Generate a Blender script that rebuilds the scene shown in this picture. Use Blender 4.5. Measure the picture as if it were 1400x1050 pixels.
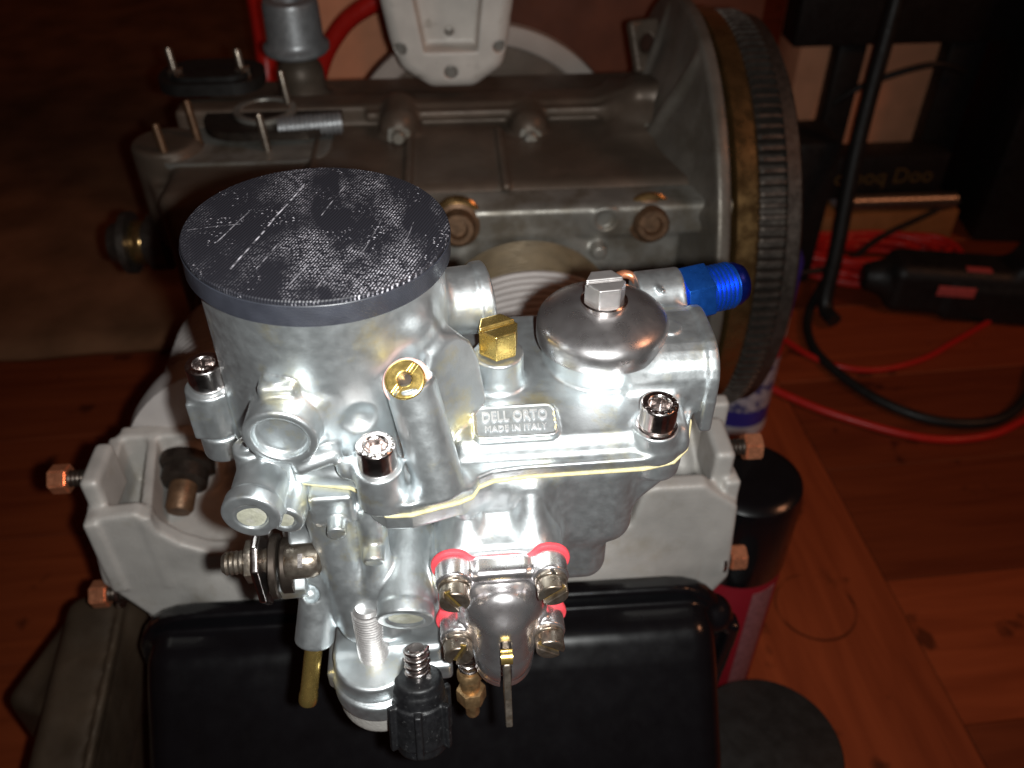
import bpy, bmesh, math, random
import numpy as np
from mathutils import Vector, Matrix, Euler
random.seed(4); np.random.seed(4)
sc = bpy.context.scene
for o in list(bpy.data.objects): bpy.data.objects.remove(o)
COL = sc.collection
R = math.radians

# ------------------------------------------------------------------ camera
PITCH = R(40); CZ = 0.62
cam = bpy.data.cameras.new('camera'); cam.lens = 36*1200/1400; cam.sensor_width = 36
cam.clip_start = 0.01; cam.clip_end = 60
cam.dof.use_dof = True; cam.dof.focus_distance = 0.245; cam.dof.aperture_fstop = 15
co = bpy.data.objects.new('camera', cam); COL.objects.link(co)
co.location = (0, 0, CZ); co.rotation_euler = (R(90)-PITCH, 0, 0)
sc.camera = co
# ------------------------------------------------------------------ light: dim warm room, phone flash beside the lens
w = bpy.data.worlds.new('World'); sc.world = w; w.use_nodes = True
w.node_tree.nodes['Background'].inputs[0].default_value = (1.0, 0.30, 0.16, 1)
w.node_tree.nodes['Background'].inputs[1].default_value = 0.014
fl = bpy.data.lights.new('flash', 'SPOT'); fl.energy = 6.2; fl.spot_size = R(104); fl.spot_blend = 1.0; fl.color = (0.98, 1.0, 0.98); fl.shadow_soft_size = 0.0035
fo = bpy.data.objects.new('flash', fl); COL.objects.link(fo); fo.location = (0.013, 0.0, CZ-0.003); fo.rotation_euler = (R(90)-PITCH-R(2), 0, R(1))
rl = bpy.data.lights.new('room_lamp', 'AREA'); rl.shape = 'DISK'; rl.size = 0.5; rl.energy = 4.0; rl.color = (1.0, 0.42, 0.22)
ro = bpy.data.objects.new('room_lamp', rl); COL.objects.link(ro); ro.location = (1.5, 0.1, 1.7)
ro.rotation_euler = Vector((1.0, -0.8, 1.6)).to_track_quat('Z', 'Y').to_euler()
sc.view_settings.view_transform = 'Standard'; sc.view_settings.look = 'None'
sc.view_settings.exposure = 0; sc.view_settings.gamma = 1; sc.view_settings.use_curve_mapping = False
sc.render.engine = 'CYCLES'

# ------------------------------------------------------------------ materials
def mat(name, col, metal=0.0, rough=0.5, var=0.12, vs=60, bump=0.0, bs=300, col2=None, c2lo=0.5, c2hi=0.7, c2s=40,
        rvar=0.1, coat=0.0, aniso=None, spec=None):
    m = bpy.data.materials.new(name); m.use_nodes = True
    nt = m.node_tree; N = nt.nodes; K = nt.links.new
    b = N['Principled BSDF']
    tc = N.new('ShaderNodeTexCoord')
    n1 = N.new('ShaderNodeTexNoise'); n1.inputs['Scale'].default_value = vs; n1.inputs['Detail'].default_value = 5
    K(tc.outputs['Object'], n1.inputs['Vector'])
    mr = N.new('ShaderNodeMapRange'); mr.inputs[1].default_value = .3; mr.inputs[2].default_value = .7
    mr.inputs[3].default_value = 1-var; mr.inputs[4].default_value = 1+var
    K(n1.outputs['Fac'], mr.inputs[0])
    mul = N.new('ShaderNodeMix'); mul.data_type = 'RGBA'; mul.blend_type = 'MULTIPLY'; mul.inputs[0].default_value = 1
    mul.inputs[6].default_value = (*col, 1)
    K(mr.outputs[0], mul.inputs[7])
    out = mul.outputs[2]
    if col2:
        n2 = N.new('ShaderNodeTexNoise'); n2.inputs['Scale'].default_value = c2s; n2.inputs['Detail'].default_value = 6
        n2.inputs['Roughness'].default_value = .65
        mp = N.new('ShaderNodeMapping'); mp.inputs['Location'].default_value = (3.1, 1.7, .3)
        K(tc.outputs['Object'], mp.inputs[0]); K(mp.outputs[0], n2.inputs['Vector'])
        m2 = N.new('ShaderNodeMapRange'); m2.inputs[1].default_value = c2lo; m2.inputs[2].default_value = c2hi
        K(n2.outputs['Fac'], m2.inputs[0])
        mx = N.new('ShaderNodeMix'); mx.data_type = 'RGBA'; mx.inputs[7].default_value = (*col2, 1)
        K(m2.outputs[0], mx.inputs[0]); K(out, mx.inputs[6]); out = mx.outputs[2]
    K(out, b.inputs['Base Color'])
    b.inputs['Metallic'].default_value = metal
    r2 = N.new('ShaderNodeMapRange'); r2.inputs[1].default_value = .3; r2.inputs[2].default_value = .7
    r2.inputs[3].default_value = max(.03, rough-rvar); r2.inputs[4].default_value = min(1, rough+rvar)
    n3 = N.new('ShaderNodeTexNoise'); n3.inputs['Scale'].default_value = vs*2.3; n3.inputs['Detail'].default_value = 6
    K(tc.outputs['Object'], n3.inputs['Vector']); K(n3.outputs['Fac'], r2.inputs[0]); K(r2.outputs[0], b.inputs['Roughness'])
    if coat: b.inputs['Coat Weight'].default_value = coat; b.inputs['Coat Roughness'].default_value = .06
    if spec is not None: b.inputs['Specular IOR Level'].default_value = spec
    if bump:
        nb = N.new('ShaderNodeTexNoise'); nb.inputs['Scale'].default_value = bs; nb.inputs['Detail'].default_value = 4
        K(tc.outputs['Object'], nb.inputs['Vector'])
        bp = N.new('ShaderNodeBump'); bp.inputs['Strength'].default_value = bump; bp.inputs['Distance'].default_value = .0004
        K(nb.outputs['Fac'], bp.inputs['Height']); K(bp.outputs[0], b.inputs['Normal'])
    return m

M = {}
M['zinc'] = mat('cast_zinc', (.60, .635, .65), .91, .42, .09, 150, .08, 1300, col2=(.66, .61, .42), c2lo=.56, c2hi=.72, c2s=55, rvar=.055)
M['zinc_dull'] = mat('dull_cast_zinc', (.36, .37, .38), .6, .45, .15, 120, .2, 500)
M['face'] = mat('machined_face', (.64, .63, .50), .5, .42, .2, 400, .5, 900, col2=(.72, .70, .62), c2s=300)
M['chrome'] = mat('bright_steel', (.74, .68, .66), 1, .22, .05, 300, .02, 800, rvar=.04)
M['stud_zinc'] = mat('zinc_plated_stud', (.72, .69, .68), .85, .33, .06, 300, .05, 900, rvar=.04)
M['plate_floor'] = mat('plate_recess', (.36, .38, .39), .6, .5, .12, 300, .2, 900)
M['letter'] = mat('plate_lettering', (.74, .75, .76), .6, .4, .08, 300, .1, 900)
M['polished'] = mat('polished_cover', (.78, .75, .76), .95, .28, .06, 120, .03, 500, rvar=.04)
M['satin'] = mat('satin_dome', (.60, .58, .585), .95, .30, .08, 90, .0, 900, rvar=.05)
M['bell'] = mat('bell_housing_grey', (.19, .17, .145), .5, .46, .2, 40, .3, 500, col2=(.15, .13, .105), c2lo=.45, c2hi=.62, c2s=35)
M['oldsteel'] = mat('old_steel', (.34, .29, .24), .9, .34, .25, 250, .2, 800, col2=(.20, .14, .09), c2s=250)
M['brass'] = mat('brass', (.76, .54, .17), .92, .26, .08, 300, .03, 900, rvar=.05)
M['oldbrass'] = mat('tarnished_brass', (.50, .32, .16), .9, .42, .25, 300, .2, 700)
M['gasket'] = mat('paper_gasket', (.62, .54, .30), 0, .8, .2, 400)
M['pink'] = mat('pink_washer', (.85, .50, .45), 0, .6, .1, 300)
M['red_gasket'] = mat('red_gasket', (.80, .07, .09), 0, .55, .12, 300)
M['blue'] = mat('blue_anodised', (.03, .21, .95), .9, .30, .1, 200, rvar=.06)
M['blue_dark'] = mat('blue_anodised_dark', (.008, .02, .22), .85, .3, .1, 200)
M['black_plastic'] = mat('black_plastic', (.006, .006, .007), 0, .5, .3, 300, .3, 700, col2=(.07, .07, .07), c2lo=.6, c2hi=.75, c2s=700)
M['black_gloss'] = mat('black_paint', (.004, .004, .005), 0, .25, .2, 60, 0, 200, rvar=.03, coat=.6)
M['head'] = mat('blasted_aluminium', (.50, .475, .445), .2, .55, .14, 45, .5, 700, col2=(.36, .32, .26), c2lo=.56, c2hi=.75, c2s=30)
M['headfin'] = mat('head_fin_paint', (.54, .50, .48), .15, .55, .08, 45)
M['tan'] = mat('oiled_iron_barrel', (.21, .155, .09), .35, .42, .2, 80)
M['case'] = mat('dirty_magnesium', (.130, .094, .070), .35, .48, .3, 28, .3, 500, col2=(.10, .075, .055), c2lo=.45, c2hi=.65, c2s=22)
M['case_light'] = mat('scraped_magnesium', (.30, .285, .255), .5, .44, .25, 40, .3, 500, col2=(.19, .165, .13), c2lo=.45, c2hi=.62, c2s=35)
M['bolt_rust'] = mat('rusty_nut', (.16, .09, .05), .6, .45, .3, 200, .3, 800)
M['bronze'] = mat('bronze_rim', (.38, .24, .10), .92, .27, .2, 60, rvar=.1)
M['gear'] = mat('ring_gear_steel', (.12, .10, .085), .8, .42, .25, 120, .2, 700)
M['copper'] = mat('copper_nut', (.80, .32, .17), .75, .33, .2, 350, .1, 900)
M['stud'] = mat('black_stud', (.07, .055, .045), .8, .42, .2, 200)
M['white_cast'] = mat('white_stained_casting', (.60, .55, .50), .1, .55, .12, 50, .2, 500, col2=(.20, .16, .12), c2lo=.6, c2hi=.74, c2s=45)
M['beige'] = mat('beige_plate', (.40, .34, .30), .1, .6, .12, 30)
M['rim_white'] = mat('white_can_rim', (.66, .64, .66), .2, .4, .05, 50)
M['can_red'] = mat('can_red_label', (.27, .012, .022), .1, .35, .08, 40)
M['can_mauve'] = mat('can_mauve_label', (.30, .12, .13), .1, .5, .25, 300)
M['can_blue'] = mat('can_blue_band', (.05, .04, .30), .1, .35, .1, 40)
M['can_scarlet'] = mat('can_scarlet_stripe', (.60, .03, .04), .1, .35, .1, 40)
M['can_white'] = mat('can_pale_print', (.55, .50, .55), .1, .4, .2, 120, col2=(.10, .10, .25), c2lo=.5, c2hi=.56, c2s=90)
M['matte_black'] = mat('matte_black', (.012, .011, .010), 0, .5, .2, 60, .1, 300)
M['rubber'] = mat('black_rubber', (.014, .014, .013), 0, .48, .2, 60)
M['red_wire'] = mat('red_cable_sheath', (.55, .018, .012), 0, .38, .08, 60)
M['dark_duct'] = mat('brown_tinware', (.075, .050, .032), .3, .5, .25, 40, .2, 300)
M['cardboard'] = mat('peach_cardboard', (.92, .40, .22), 0, .75, .1, 30)
M['paper'] = mat('grey_paper', (.30, .25, .26), 0, .7, .1, 60)
M['gold_ink'] = mat('gold_lettering', (.16, .10, .03), .2, .5, .1, 60)
M['tool_label'] = mat('red_tool_label', (.62, .10, .09), 0, .45, .25, 400)
M['crate'] = mat('red_brown_crate', (.17, .055, .028), 0, .65, .2, 30)
M['pine'] = mat('pine_strip', (.36, .15, .05), 0, .6, .15, 40)

RING = (.256, .447)
def plank_mat(name, c):
    m = bpy.data.materials.new(name); m.use_nodes = True
    nt = m.node_tree; N = nt.nodes; K = nt.links.new; b = N['Principled BSDF']
    tc = N.new('ShaderNodeTexCoord'); mp = N.new('ShaderNodeMapping'); mp.inputs['Scale'].default_value = (2.2, 26, 26)
    oi = N.new('ShaderNodeObjectInfo'); ad = N.new('ShaderNodeVectorMath'); ad.operation = 'ADD'
    sc_ = N.new('ShaderNodeVectorMath'); sc_.operation = 'SCALE'; sc_.inputs[3].default_value = 9
    K(oi.outputs['Random'], sc_.inputs[0]); K(tc.outputs['Object'], ad.inputs[0]); K(sc_.outputs[0], ad.inputs[1])
    K(ad.outputs[0], mp.inputs[0])
    n = N.new('ShaderNodeTexNoise'); n.inputs['Scale'].default_value = 3; n.inputs['Detail'].default_value = 7; n.inputs['Distortion'].default_value = .8
    K(mp.outputs[0], n.inputs['Vector'])
    cr = N.new('ShaderNodeValToRGB'); cr.color_ramp.elements[0].position = .3; cr.color_ramp.elements[1].position = .7
    cr.color_ramp.elements[0].color = (c[0]*.68, c[1]*.62, c[2]*.6, 1); cr.color_ramp.elements[1].color = (*c, 1)
    K(n.outputs['Fac'], cr.inputs[0])
    # scuffs and stains
    s = N.new('ShaderNodeTexNoise'); s.inputs['Scale'].default_value = 22; s.inputs['Detail'].default_value = 5
    K(ad.outputs[0], s.inputs['Vector'])
    sm = N.new('ShaderNodeMapRange'); sm.inputs[1].default_value = .63; sm.inputs[2].default_value = .70
    K(s.outputs['Fac'], sm.inputs[0])
    mx = N.new('ShaderNodeMix'); mx.data_type = 'RGBA'; mx.inputs[7].default_value = (c[0]*.3, c[1]*.3, c[2]*.3, 1)
    K(sm.outputs[0], mx.inputs[0]); K(cr.outputs[0], mx.inputs[6])
    # round can mark on the boards
    geo = N.new('ShaderNodeNewGeometry'); dv = N.new('ShaderNodeVectorMath'); dv.operation = 'DISTANCE'; dv.inputs[1].default_value = (RING[0], RING[1], 0)
    K(geo.outputs['Position'], dv.inputs[0])
    df = N.new('ShaderNodeMath'); df.operation = 'SUBTRACT'; K(dv.outputs['Value'], df.inputs[0]); df.inputs[1].default_value = .033
    ab = N.new('ShaderNodeMath'); ab.operation = 'ABSOLUTE'; K(df.outputs[0], ab.inputs[0])
    rm = N.new('ShaderNodeMapRange'); rm.inputs[1].default_value = .0016; rm.inputs[2].default_value = .0006; K(ab.outputs[0], rm.inputs[0])
    nn = N.new('ShaderNodeTexNoise'); nn.inputs['Scale'].default_value = 30; K(geo.outputs['Position'], nn.inputs['Vector'])
    nr = N.new('ShaderNodeMapRange'); nr.inputs[1].default_value = .42; nr.inputs[2].default_value = .6; K(nn.outputs['Fac'], nr.inputs[0])
    mm = N.new('ShaderNodeMath'); mm.operation = 'MULTIPLY'; K(rm.outputs[0], mm.inputs[0]); K(nr.outputs[0], mm.inputs[1])
    mz = N.new('ShaderNodeMix'); mz.data_type = 'RGBA'; mz.inputs[7].default_value = (c[0]*.25, c[1]*.25, c[2]*.25, 1)
    K(mm.outputs[0], mz.inputs[0]); K(mx.outputs[2], mz.inputs[6]); mx = mz
    hv = N.new('ShaderNodeHueSaturation'); mr = N.new('ShaderNodeMapRange'); mr.inputs[3].default_value = .6; mr.inputs[4].default_value = 1.15
    K(oi.outputs['Random'], mr.inputs[0]); K(mr.outputs[0], hv.inputs['Value']); K(mx.outputs[2], hv.inputs['Color'])
    K(hv.outputs[0], b.inputs['Base Color'])
    b.inputs['Roughness'].default_value = .45
    bp = N.new('ShaderNodeBump'); bp.inputs['Strength'].default_value = .15; bp.inputs['Distance'].default_value = .0006
    K(n.outputs['Fac'], bp.inputs['Height']); K(bp.outputs[0], b.inputs['Normal'])
    return m
M['plank'] = plank_mat('cherry_laminate', (.36, .070, .020))

def rug_mat():
    m = mat('brown_pile', (.27, .13, .068), 0, .95, .3, 14, 1.0, 700, spec=.05)
    return m
M['rug'] = rug_mat()

S0 = .001
def disc_mat():
    # 3D printed black plastic: fine diagonal extrusion lines, whitish scratches, specular glints painted in as pale specks
    m = bpy.data.materials.new('printed_plastic'); m.use_nodes = True
    nt = m.node_tree; N = nt.nodes; K = nt.links.new; b = N['Principled BSDF']
    tc = N.new('ShaderNodeTexCoord')
    def rot(a, scl):
        mp = N.new('ShaderNodeMapping'); mp.inputs['Rotation'].default_value = (0, 0, R(a)); mp.inputs['Scale'].default_value = scl
        K(tc.outputs['Object'], mp.inputs[0]); return mp
    def mathn(op, a, bb=0):
        x = N.new('ShaderNodeMath'); x.operation = op
        for i, v in enumerate((a, bb)):
            if isinstance(v, (int, float)): x.inputs[i].default_value = v
            else: K(v, x.inputs[i])
        return x.outputs[0]
    def noise(vec, s, d=2):
        n_ = N.new('ShaderNodeTexNoise'); n_.inputs['Scale'].default_value = s; n_.inputs['Detail'].default_value = d
        K(vec, n_.inputs['Vector']); return n_.outputs['Fac']
    def ramp(v, lo, hi):
        r_ = N.new('ShaderNodeMapRange'); r_.inputs[1].default_value = lo; r_.inputs[2].default_value = hi; K(v, r_.inputs[0]); return r_.outputs[0]
    obj = tc.outputs['Object']
    mp = rot(-67, (1, 1, 1))
    wv = N.new('ShaderNodeTexWave'); wv.inputs['Scale'].default_value = 400; wv.inputs['Distortion'].default_value = .5
    wv.inputs['Detail'].default_value = 1; wv.bands_direction = 'Y'; K(mp.outputs[0], wv.inputs['Vector'])
    wv2 = N.new('ShaderNodeTexWave'); wv2.inputs['Scale'].default_value = 330; wv2.inputs['Distortion'].default_value = 9.0; wv2.inputs['Detail Scale'].default_value = 2
    wv2.bands_direction = 'X'; K(rot(-58, (1, 1, 1)).outputs[0], wv2.inputs['Vector'])
    patch = ramp(noise(rot(25, (1, .5, 1)).outputs[0], 66, 5), .47, .62)
    # scuffs and painted glints, denser on the right half than the left
    sx = N.new('ShaderNodeSeparateXYZ'); K(obj, sx.inputs[0])
    side = ramp(sx.outputs['X'], -.020, .004)
    patch = mathn('MULTIPLY', patch, mathn('ADD', mathn('MULTIPLY', side, .8), .25))
    brk = ramp(noise(rot(-67, (.22, 1, 1)).outputs[0], 1500, 1), .42, .55)
    sp = mathn('MULTIPLY', mathn('MULTIPLY', ramp(wv.outputs['Fac'], .55, .8), ramp(wv2.outputs['Fac'], .05, .5)), mathn('MULTIPLY', patch, brk))
    # sparse specks
    dots = mathn('MULTIPLY', ramp(noise(obj, 1300, 1), .66, .72), ramp(noise(obj, 90, 3), .5, .6))
    tot = mathn('MAXIMUM', sp, dots)
    # long scratches (start, end in mm on the cap)
    for (x0, y0, x1, y1, wd, st) in ((-5.6, 23.3, -19.2, -20, .28, .95), (-18, 9.6, -25, -8, .2, .6), (6, 23, .5, 6, .2, .5), (-13, -19.9, -9, -8, .2, .6), (-4, -27, 2, -12, .22, .6), (2, -29, 6, -18, .18, .5), (-33, -1, -20, 2, .15, .5), (20, -20, 25, 2, .15, .35), (12, -14, 18, 8, .15, .35)):
        ang = math.atan2(y1-y0, x1-x0); Ln = math.hypot(x1-x0, y1-y0)
        m_ = N.new('ShaderNodeMapping'); m_.vector_type = 'TEXTURE'; m_.inputs['Location'].default_value = ((x0+x1)/2*S0, (y0+y1)/2*S0, 0); m_.inputs['Rotation'].default_value = (0, 0, ang)
        K(obj, m_.inputs[0]); q = N.new('ShaderNodeSeparateXYZ'); K(m_.outputs[0], q.inputs[0])
        ay = mathn('ABSOLUTE', mathn('ADD', q.outputs['Y'], mathn('MULTIPLY', mathn('SUBTRACT', noise(obj, 60, 1), .5), .0012))); ax_ = mathn('ABSOLUTE', q.outputs['X'])
        inx = mathn('LESS_THAN', ax_, Ln/2*S0); iny = ramp(ay, wd*S0, wd*.4*S0)
        tot = mathn('MAXIMUM', tot, mathn('MULTIPLY', mathn('MULTIPLY', inx, iny), mathn('MULTIPLY', ramp(noise(obj, 420, 2), .38, .58), st)))
    dk = N.new('ShaderNodeMix'); dk.data_type = 'RGBA'; dk.inputs[6].default_value = (.009, .009, .012, 1); dk.inputs[7].default_value = (.024, .024, .031, 1)
    mx = N.new('ShaderNodeMix'); mx.data_type = 'RGBA'; K(mathn('MULTIPLY', ramp(wv.outputs['Fac'], -.3, 1), 1), dk.inputs[0]); K(dk.outputs[2], mx.inputs[6]); mx.inputs[7].default_value = (.62, .60, .66, 1)
    K(tot, mx.inputs[0]); K(mx.outputs[2], b.inputs['Base Color'])
    b.inputs['Roughness'].default_value = .42
    bp = N.new('ShaderNodeBump'); bp.inputs['Strength'].default_value = .35; bp.inputs['Distance'].default_value = .0002
    K(wv.outputs['Fac'], bp.inputs['Height']); K(bp.outputs[0], b.inputs['Normal'])
    return m
M['disc'] = disc_mat()
def layer_mat():
    m = mat('printed_plastic_edge', (.030, .032, .042), 0, .38, .25, 120)
    nt = m.node_tree; N = nt.nodes; K = nt.links.new; b = N['Principled BSDF']
    tc = N.new('ShaderNodeTexCoord'); wv = N.new('ShaderNodeTexWave'); wv.bands_direction = 'Z'; wv.inputs['Scale'].default_value = 700
    K(tc.outputs['Object'], wv.inputs['Vector'])
    bp = N.new('ShaderNodeBump'); bp.inputs['Strength'].default_value = .4; bp.inputs['Distance'].default_value = .0002
    K(wv.outputs['Fac'], bp.inputs['Height']); K(bp.outputs[0], b.inputs['Normal'])
    return m
M['disc_edge'] = layer_mat()

# ------------------------------------------------------------------ object helpers
def empty(name, label=None, cat=None, loc=(0, 0, 0), rz=0, group=None, parent=None):
    o = bpy.data.objects.new(name, None); COL.objects.link(o); o.location = loc; o.rotation_euler = (0, 0, rz)
    o.empty_display_size = .02
    tag(o, label, cat, group); o.parent = parent
    return o
def tag(o, label=None, cat=None, group=None, kind=None):
    if label: o['label'] = label
    if cat: o['category'] = cat
    if group: o['group'] = group
    if kind: o['kind'] = kind
    return o
def link(name, me, m, parent=None, loc=None, rot=None):
    o = bpy.data.objects.new(name, me); COL.objects.link(o)
    if m and not me.materials:
        me.materials.append(m)
    o.parent = parent
    if loc is not None: o.location = loc
    if rot is not None: o.rotation_euler = rot
    return o
S = .001   # everything below is written in millimetres
def mesh_np(name, V, F, smooth=True):
    me = bpy.data.meshes.new(name)
    V = np.asarray(V, np.float32); F = np.asarray(F, np.int32)
    k = F.shape[1]
    me.vertices.add(len(V)); me.vertices.foreach_set('co', V.ravel())
    me.loops.add(F.size); me.loops.foreach_set('vertex_index', F.ravel())
    me.polygons.add(len(F)); me.polygons.foreach_set('loop_start', np.arange(0, F.size, k, dtype=np.int32))
    me.polygons.foreach_set('loop_total', np.full(len(F), k, np.int32))
    me.polygons.foreach_set('use_smooth', np.full(len(F), smooth))
    me.update(calc_edges=True); me.validate()
    return me
def bm_obj(name, bm, m, parent=None, smooth=True, angle=35, bevel=None):
    """bmesh in millimetres -> one mesh object"""
    if bevel:
        es = [e for e in bm.edges if len(e.link_faces) == 2 and e.calc_face_angle(0) > R(30)]
        bmesh.ops.bevel(bm, geom=es, offset=bevel, segments=2, affect='EDGES', profile=.5)
    bmesh.ops.recalc_face_normals(bm, faces=bm.faces)
    for v in bm.verts: v.co *= S
    me = bpy.data.meshes.new(name)
    if smooth:
        for f in bm.faces: f.smooth = True
        for e in bm.edges:
            if len(e.link_faces) == 2 and e.calc_face_angle(0) > R(angle): e.smooth = False
    bm.to_mesh(me); bm.free()
    return link(name, me, m, parent)
def add_box(bm, c, h, rot=None):
    r = bmesh.ops.create_cube(bm, size=2)
    mx = Matrix.Translation(c) @ (rot.to_4x4() if rot else Matrix()) @ Matrix.Diagonal((*h, 1))
    bmesh.ops.transform(bm, matrix=mx, verts=r['verts']); return r['verts']
def frame(p, d, up=None):
    d = Vector(d).normalized()
    q = d.to_track_quat('Z', 'Y').to_matrix().to_4x4()
    return Matrix.Translation(Vector(p)) @ q
def add_lathe(bm, p, d, prof, seg=40, closed=True):
    """prof = [(r, h)...] along axis d from p"""
    mx = frame(p, d); rings = []
    for r, h in prof:
        if r < 1e-6: rings.append([bm.verts.new(mx @ Vector((0, 0, h)))])
        else: rings.append([bm.verts.new(mx @ Vector((r*math.cos(2*math.pi*i/seg), r*math.sin(2*math.pi*i/seg), h))) for i in range(seg)])
    for a, b in zip(rings, rings[1:]):
        for i in range(seg):
            j = (i+1) % seg
            if len(a) == 1 and len(b) == 1: continue
            if len(a) == 1: bm.faces.new((a[0], b[j], b[i]))
            elif len(b) == 1: bm.faces.new((a[i], a[j], b[0]))
            else: bm.faces.new((a[i], a[j], b[j], b[i]))
    if closed:
        if len(rings[0]) > 1: bm.faces.new(list(reversed(rings[0])))
        if len(rings[-1]) > 1: bm.faces.new(rings[-1])
def lathe(name, p, d, prof, m, parent=None, seg=40, angle=35, closed=True):
    bm = bmesh.new(); add_lathe(bm, p, d, prof, seg, closed)
    return bm_obj(name, bm, m, parent, angle=angle)
def tube(name, pts, r, m, parent=None, seg=10, sub=8, closed=False):
    """smooth tube through points (mm)"""
    P = [Vector(p) for p in pts]; n = len(P); out = []
    for i in range(n-1):
        p0 = P[max(i-1, 0)]; p1 = P[i]; p2 = P[i+1]; p3 = P[min(i+2, n-1)]
        for k in range(sub):
            t = k/sub
            out.append(.5*((2*p1)+(p2-p0)*t+(2*p0-5*p1+4*p2-p3)*t*t+(3*p1-p0-3*p2+p3)*t**3))
    out.append(P[-1])
    bm = bmesh.new(); rings = []; up = Vector((0, 0, 1))
    for i, p in enumerate(out):
        d = (out[min(i+1, len(out)-1)]-out[max(i-1, 0)]).normalized()
        if abs(d.dot(up)) > .95: up = Vector((1, 0, 0)) if abs(d.x) < .9 else Vector((0, 1, 0))
        s = d.cross(up).normalized(); u = s.cross(d).normalized(); up = u
        rings.append([bm.verts.new(p+r*(math.cos(2*math.pi*k/seg)*s+math.sin(2*math.pi*k/seg)*u)) for k in range(seg)])
    for a, b in zip(rings, rings[1:]):
        for k in range(seg): bm.faces.new((a[k], a[(k+1) % seg], b[(k+1) % seg], b[k]))
    bm.faces.new(rings[0]); bm.faces.new(list(reversed(rings[-1])))
    return bm_obj(name, bm, m, parent, angle=60)
def add_prism(bm, poly, lo, hi, mx=None):
    a = [bm.verts.new((x, y, lo)) for x, y in poly]; b = [bm.verts.new((x, y, hi)) for x, y in poly]
    n = len(poly)
    bm.faces.new(list(reversed(a))); bm.faces.new(b)
    for i in range(n): bm.faces.new((a[i], a[(i+1) % n], b[(i+1) % n], b[i]))
    if mx is not None: bmesh.ops.transform(bm, matrix=mx, verts=a+b)

# ------------------------------------------------------------------ signed distance modelling (for castings with fillets)
class SDF:
    def __init__(s, lo, hi, h):
        s.lo = np.array(lo, float); s.h = h
        s.n = np.ceil((np.array(hi)-s.lo)/h).astype(int)+1
        s.F = np.full(s.n, 50., np.float32)
    def _reg(s, lo, hi):
        a = np.clip(np.floor((np.array(lo)-s.lo)/s.h).astype(int), 0, s.n); b = np.clip(np.ceil((np.array(hi)-s.lo)/s.h).astype(int)+1, 0, s.n)
        sl = tuple(slice(a[i], b[i]) for i in range(3))
        g = [(s.lo[i]+s.h*np.arange(a[i], b[i])).astype(np.float32) for i in range(3)]
        return sl, g[0][:, None, None], g[1][None, :, None], g[2][None, None, :]
    def add(s, prim, k=0.):
        f, lo, hi = prim; pad = max(k, 1)+3*s.h
        sl, X, Y, Z = s._reg(np.array(lo)-pad, np.array(hi)+pad)
        if 0 in s.F[sl].shape: return s
        b = f(X, Y, Z); a = s.F[sl]
        if k > 0:
            t = np.clip(.5+.5*(b-a)/k, 0, 1); s.F[sl] = b+(a-b)*t-k*t*(1-t)
        else: s.F[sl] = np.minimum(a, b)
        return s
    def sub(s, prim, k=0.):
        f, lo, hi = prim; pad = max(k, 1)+3*s.h
        sl, X, Y, Z = s._reg(np.array(lo)-pad, np.array(hi)+pad)
        if 0 in s.F[sl].shape: return s
        b = -f(X, Y, Z); a = s.F[sl]
        if k > 0:
            t = np.clip(.5-.5*(b-a)/k, 0, 1); s.F[sl] = b+(a-b)*t+k*t*(1-t)
        else: s.F[sl] = np.maximum(a, b)
        return s
    def mesh(s, name):
        F = s.F; h = s.h
        F = np.pad(F, 1, constant_values=5.)
        neg = F < 0
        nx, ny, nz = F.shape
        cnt = np.zeros((nx-1, ny-1, nz-1), np.int8)
        for i in (0, 1):
            for j in (0, 1):
                for k in (0, 1): cnt += neg[i:nx-1+i, j:ny-1+j, k:nz-1+k]
        act = (cnt > 0) & (cnt < 8)
        I = np.argwhere(act); idx = np.full(act.shape, -1, np.int32); idx[act] = np.arange(len(I))
        acc = np.zeros((len(I), 3)); c = np.zeros(len(I))
        cor = [(i, j, k) for i in (0, 1) for j in (0, 1) for k in (0, 1)]
        val = {q: F[I[:, 0]+q[0], I[:, 1]+q[1], I[:, 2]+q[2]] for q in cor}
        for q in cor:
            for ax in range(3):
                if q[ax]: continue
                r = list(q); r[ax] = 1; r = tuple(r)
                a, b = val[q], val[r]; mk = (a < 0) != (b < 0)
                t = np.where(mk, a/np.where(mk, a-b, 1), 0)
                p = np.tile(np.array(q, float), (len(I), 1)); p[:, ax] = t
                acc += p*mk[:, None]; c += mk
        V = (I+acc/c[:, None]-1)*h+s.lo
        Q = []
        for ax in range(3):
            o1, o2 = [(1, 2), (2, 0), (0, 1)][ax]
            A = np.take(neg, range(F.shape[ax]-1), ax); B = np.take(neg, range(1, F.shape[ax]), ax)
            E = np.argwhere(A != B)
            E = E[(E[:, o1] > 0) & (E[:, o2] > 0) & (E[:, o1] < F.shape[o1]-1) & (E[:, o2] < F.shape[o2]-1)]
            fl_ = A[E[:, 0], E[:, 1], E[:, 2]]
            d1 = np.zeros(3, int); d1[o1] = 1; d2 = np.zeros(3, int); d2[o2] = 1
            g = lambda P_: idx[P_[:, 0], P_[:, 1], P_[:, 2]]
            q = np.stack([g(E-d1-d2), g(E-d2), g(E), g(E-d1)], 1)
            q[~fl_] = q[~fl_][:, ::-1]
            Q.append(q)
        return mesh_np(name, V*S, np.concatenate(Q))
def v3(a): return np.array(a, np.float32)
def _cap(q0, q1, rd):
    return np.minimum(np.maximum(q0, q1), 0)+np.sqrt(np.maximum(q0, 0)**2+np.maximum(q1, 0)**2)-rd
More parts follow.
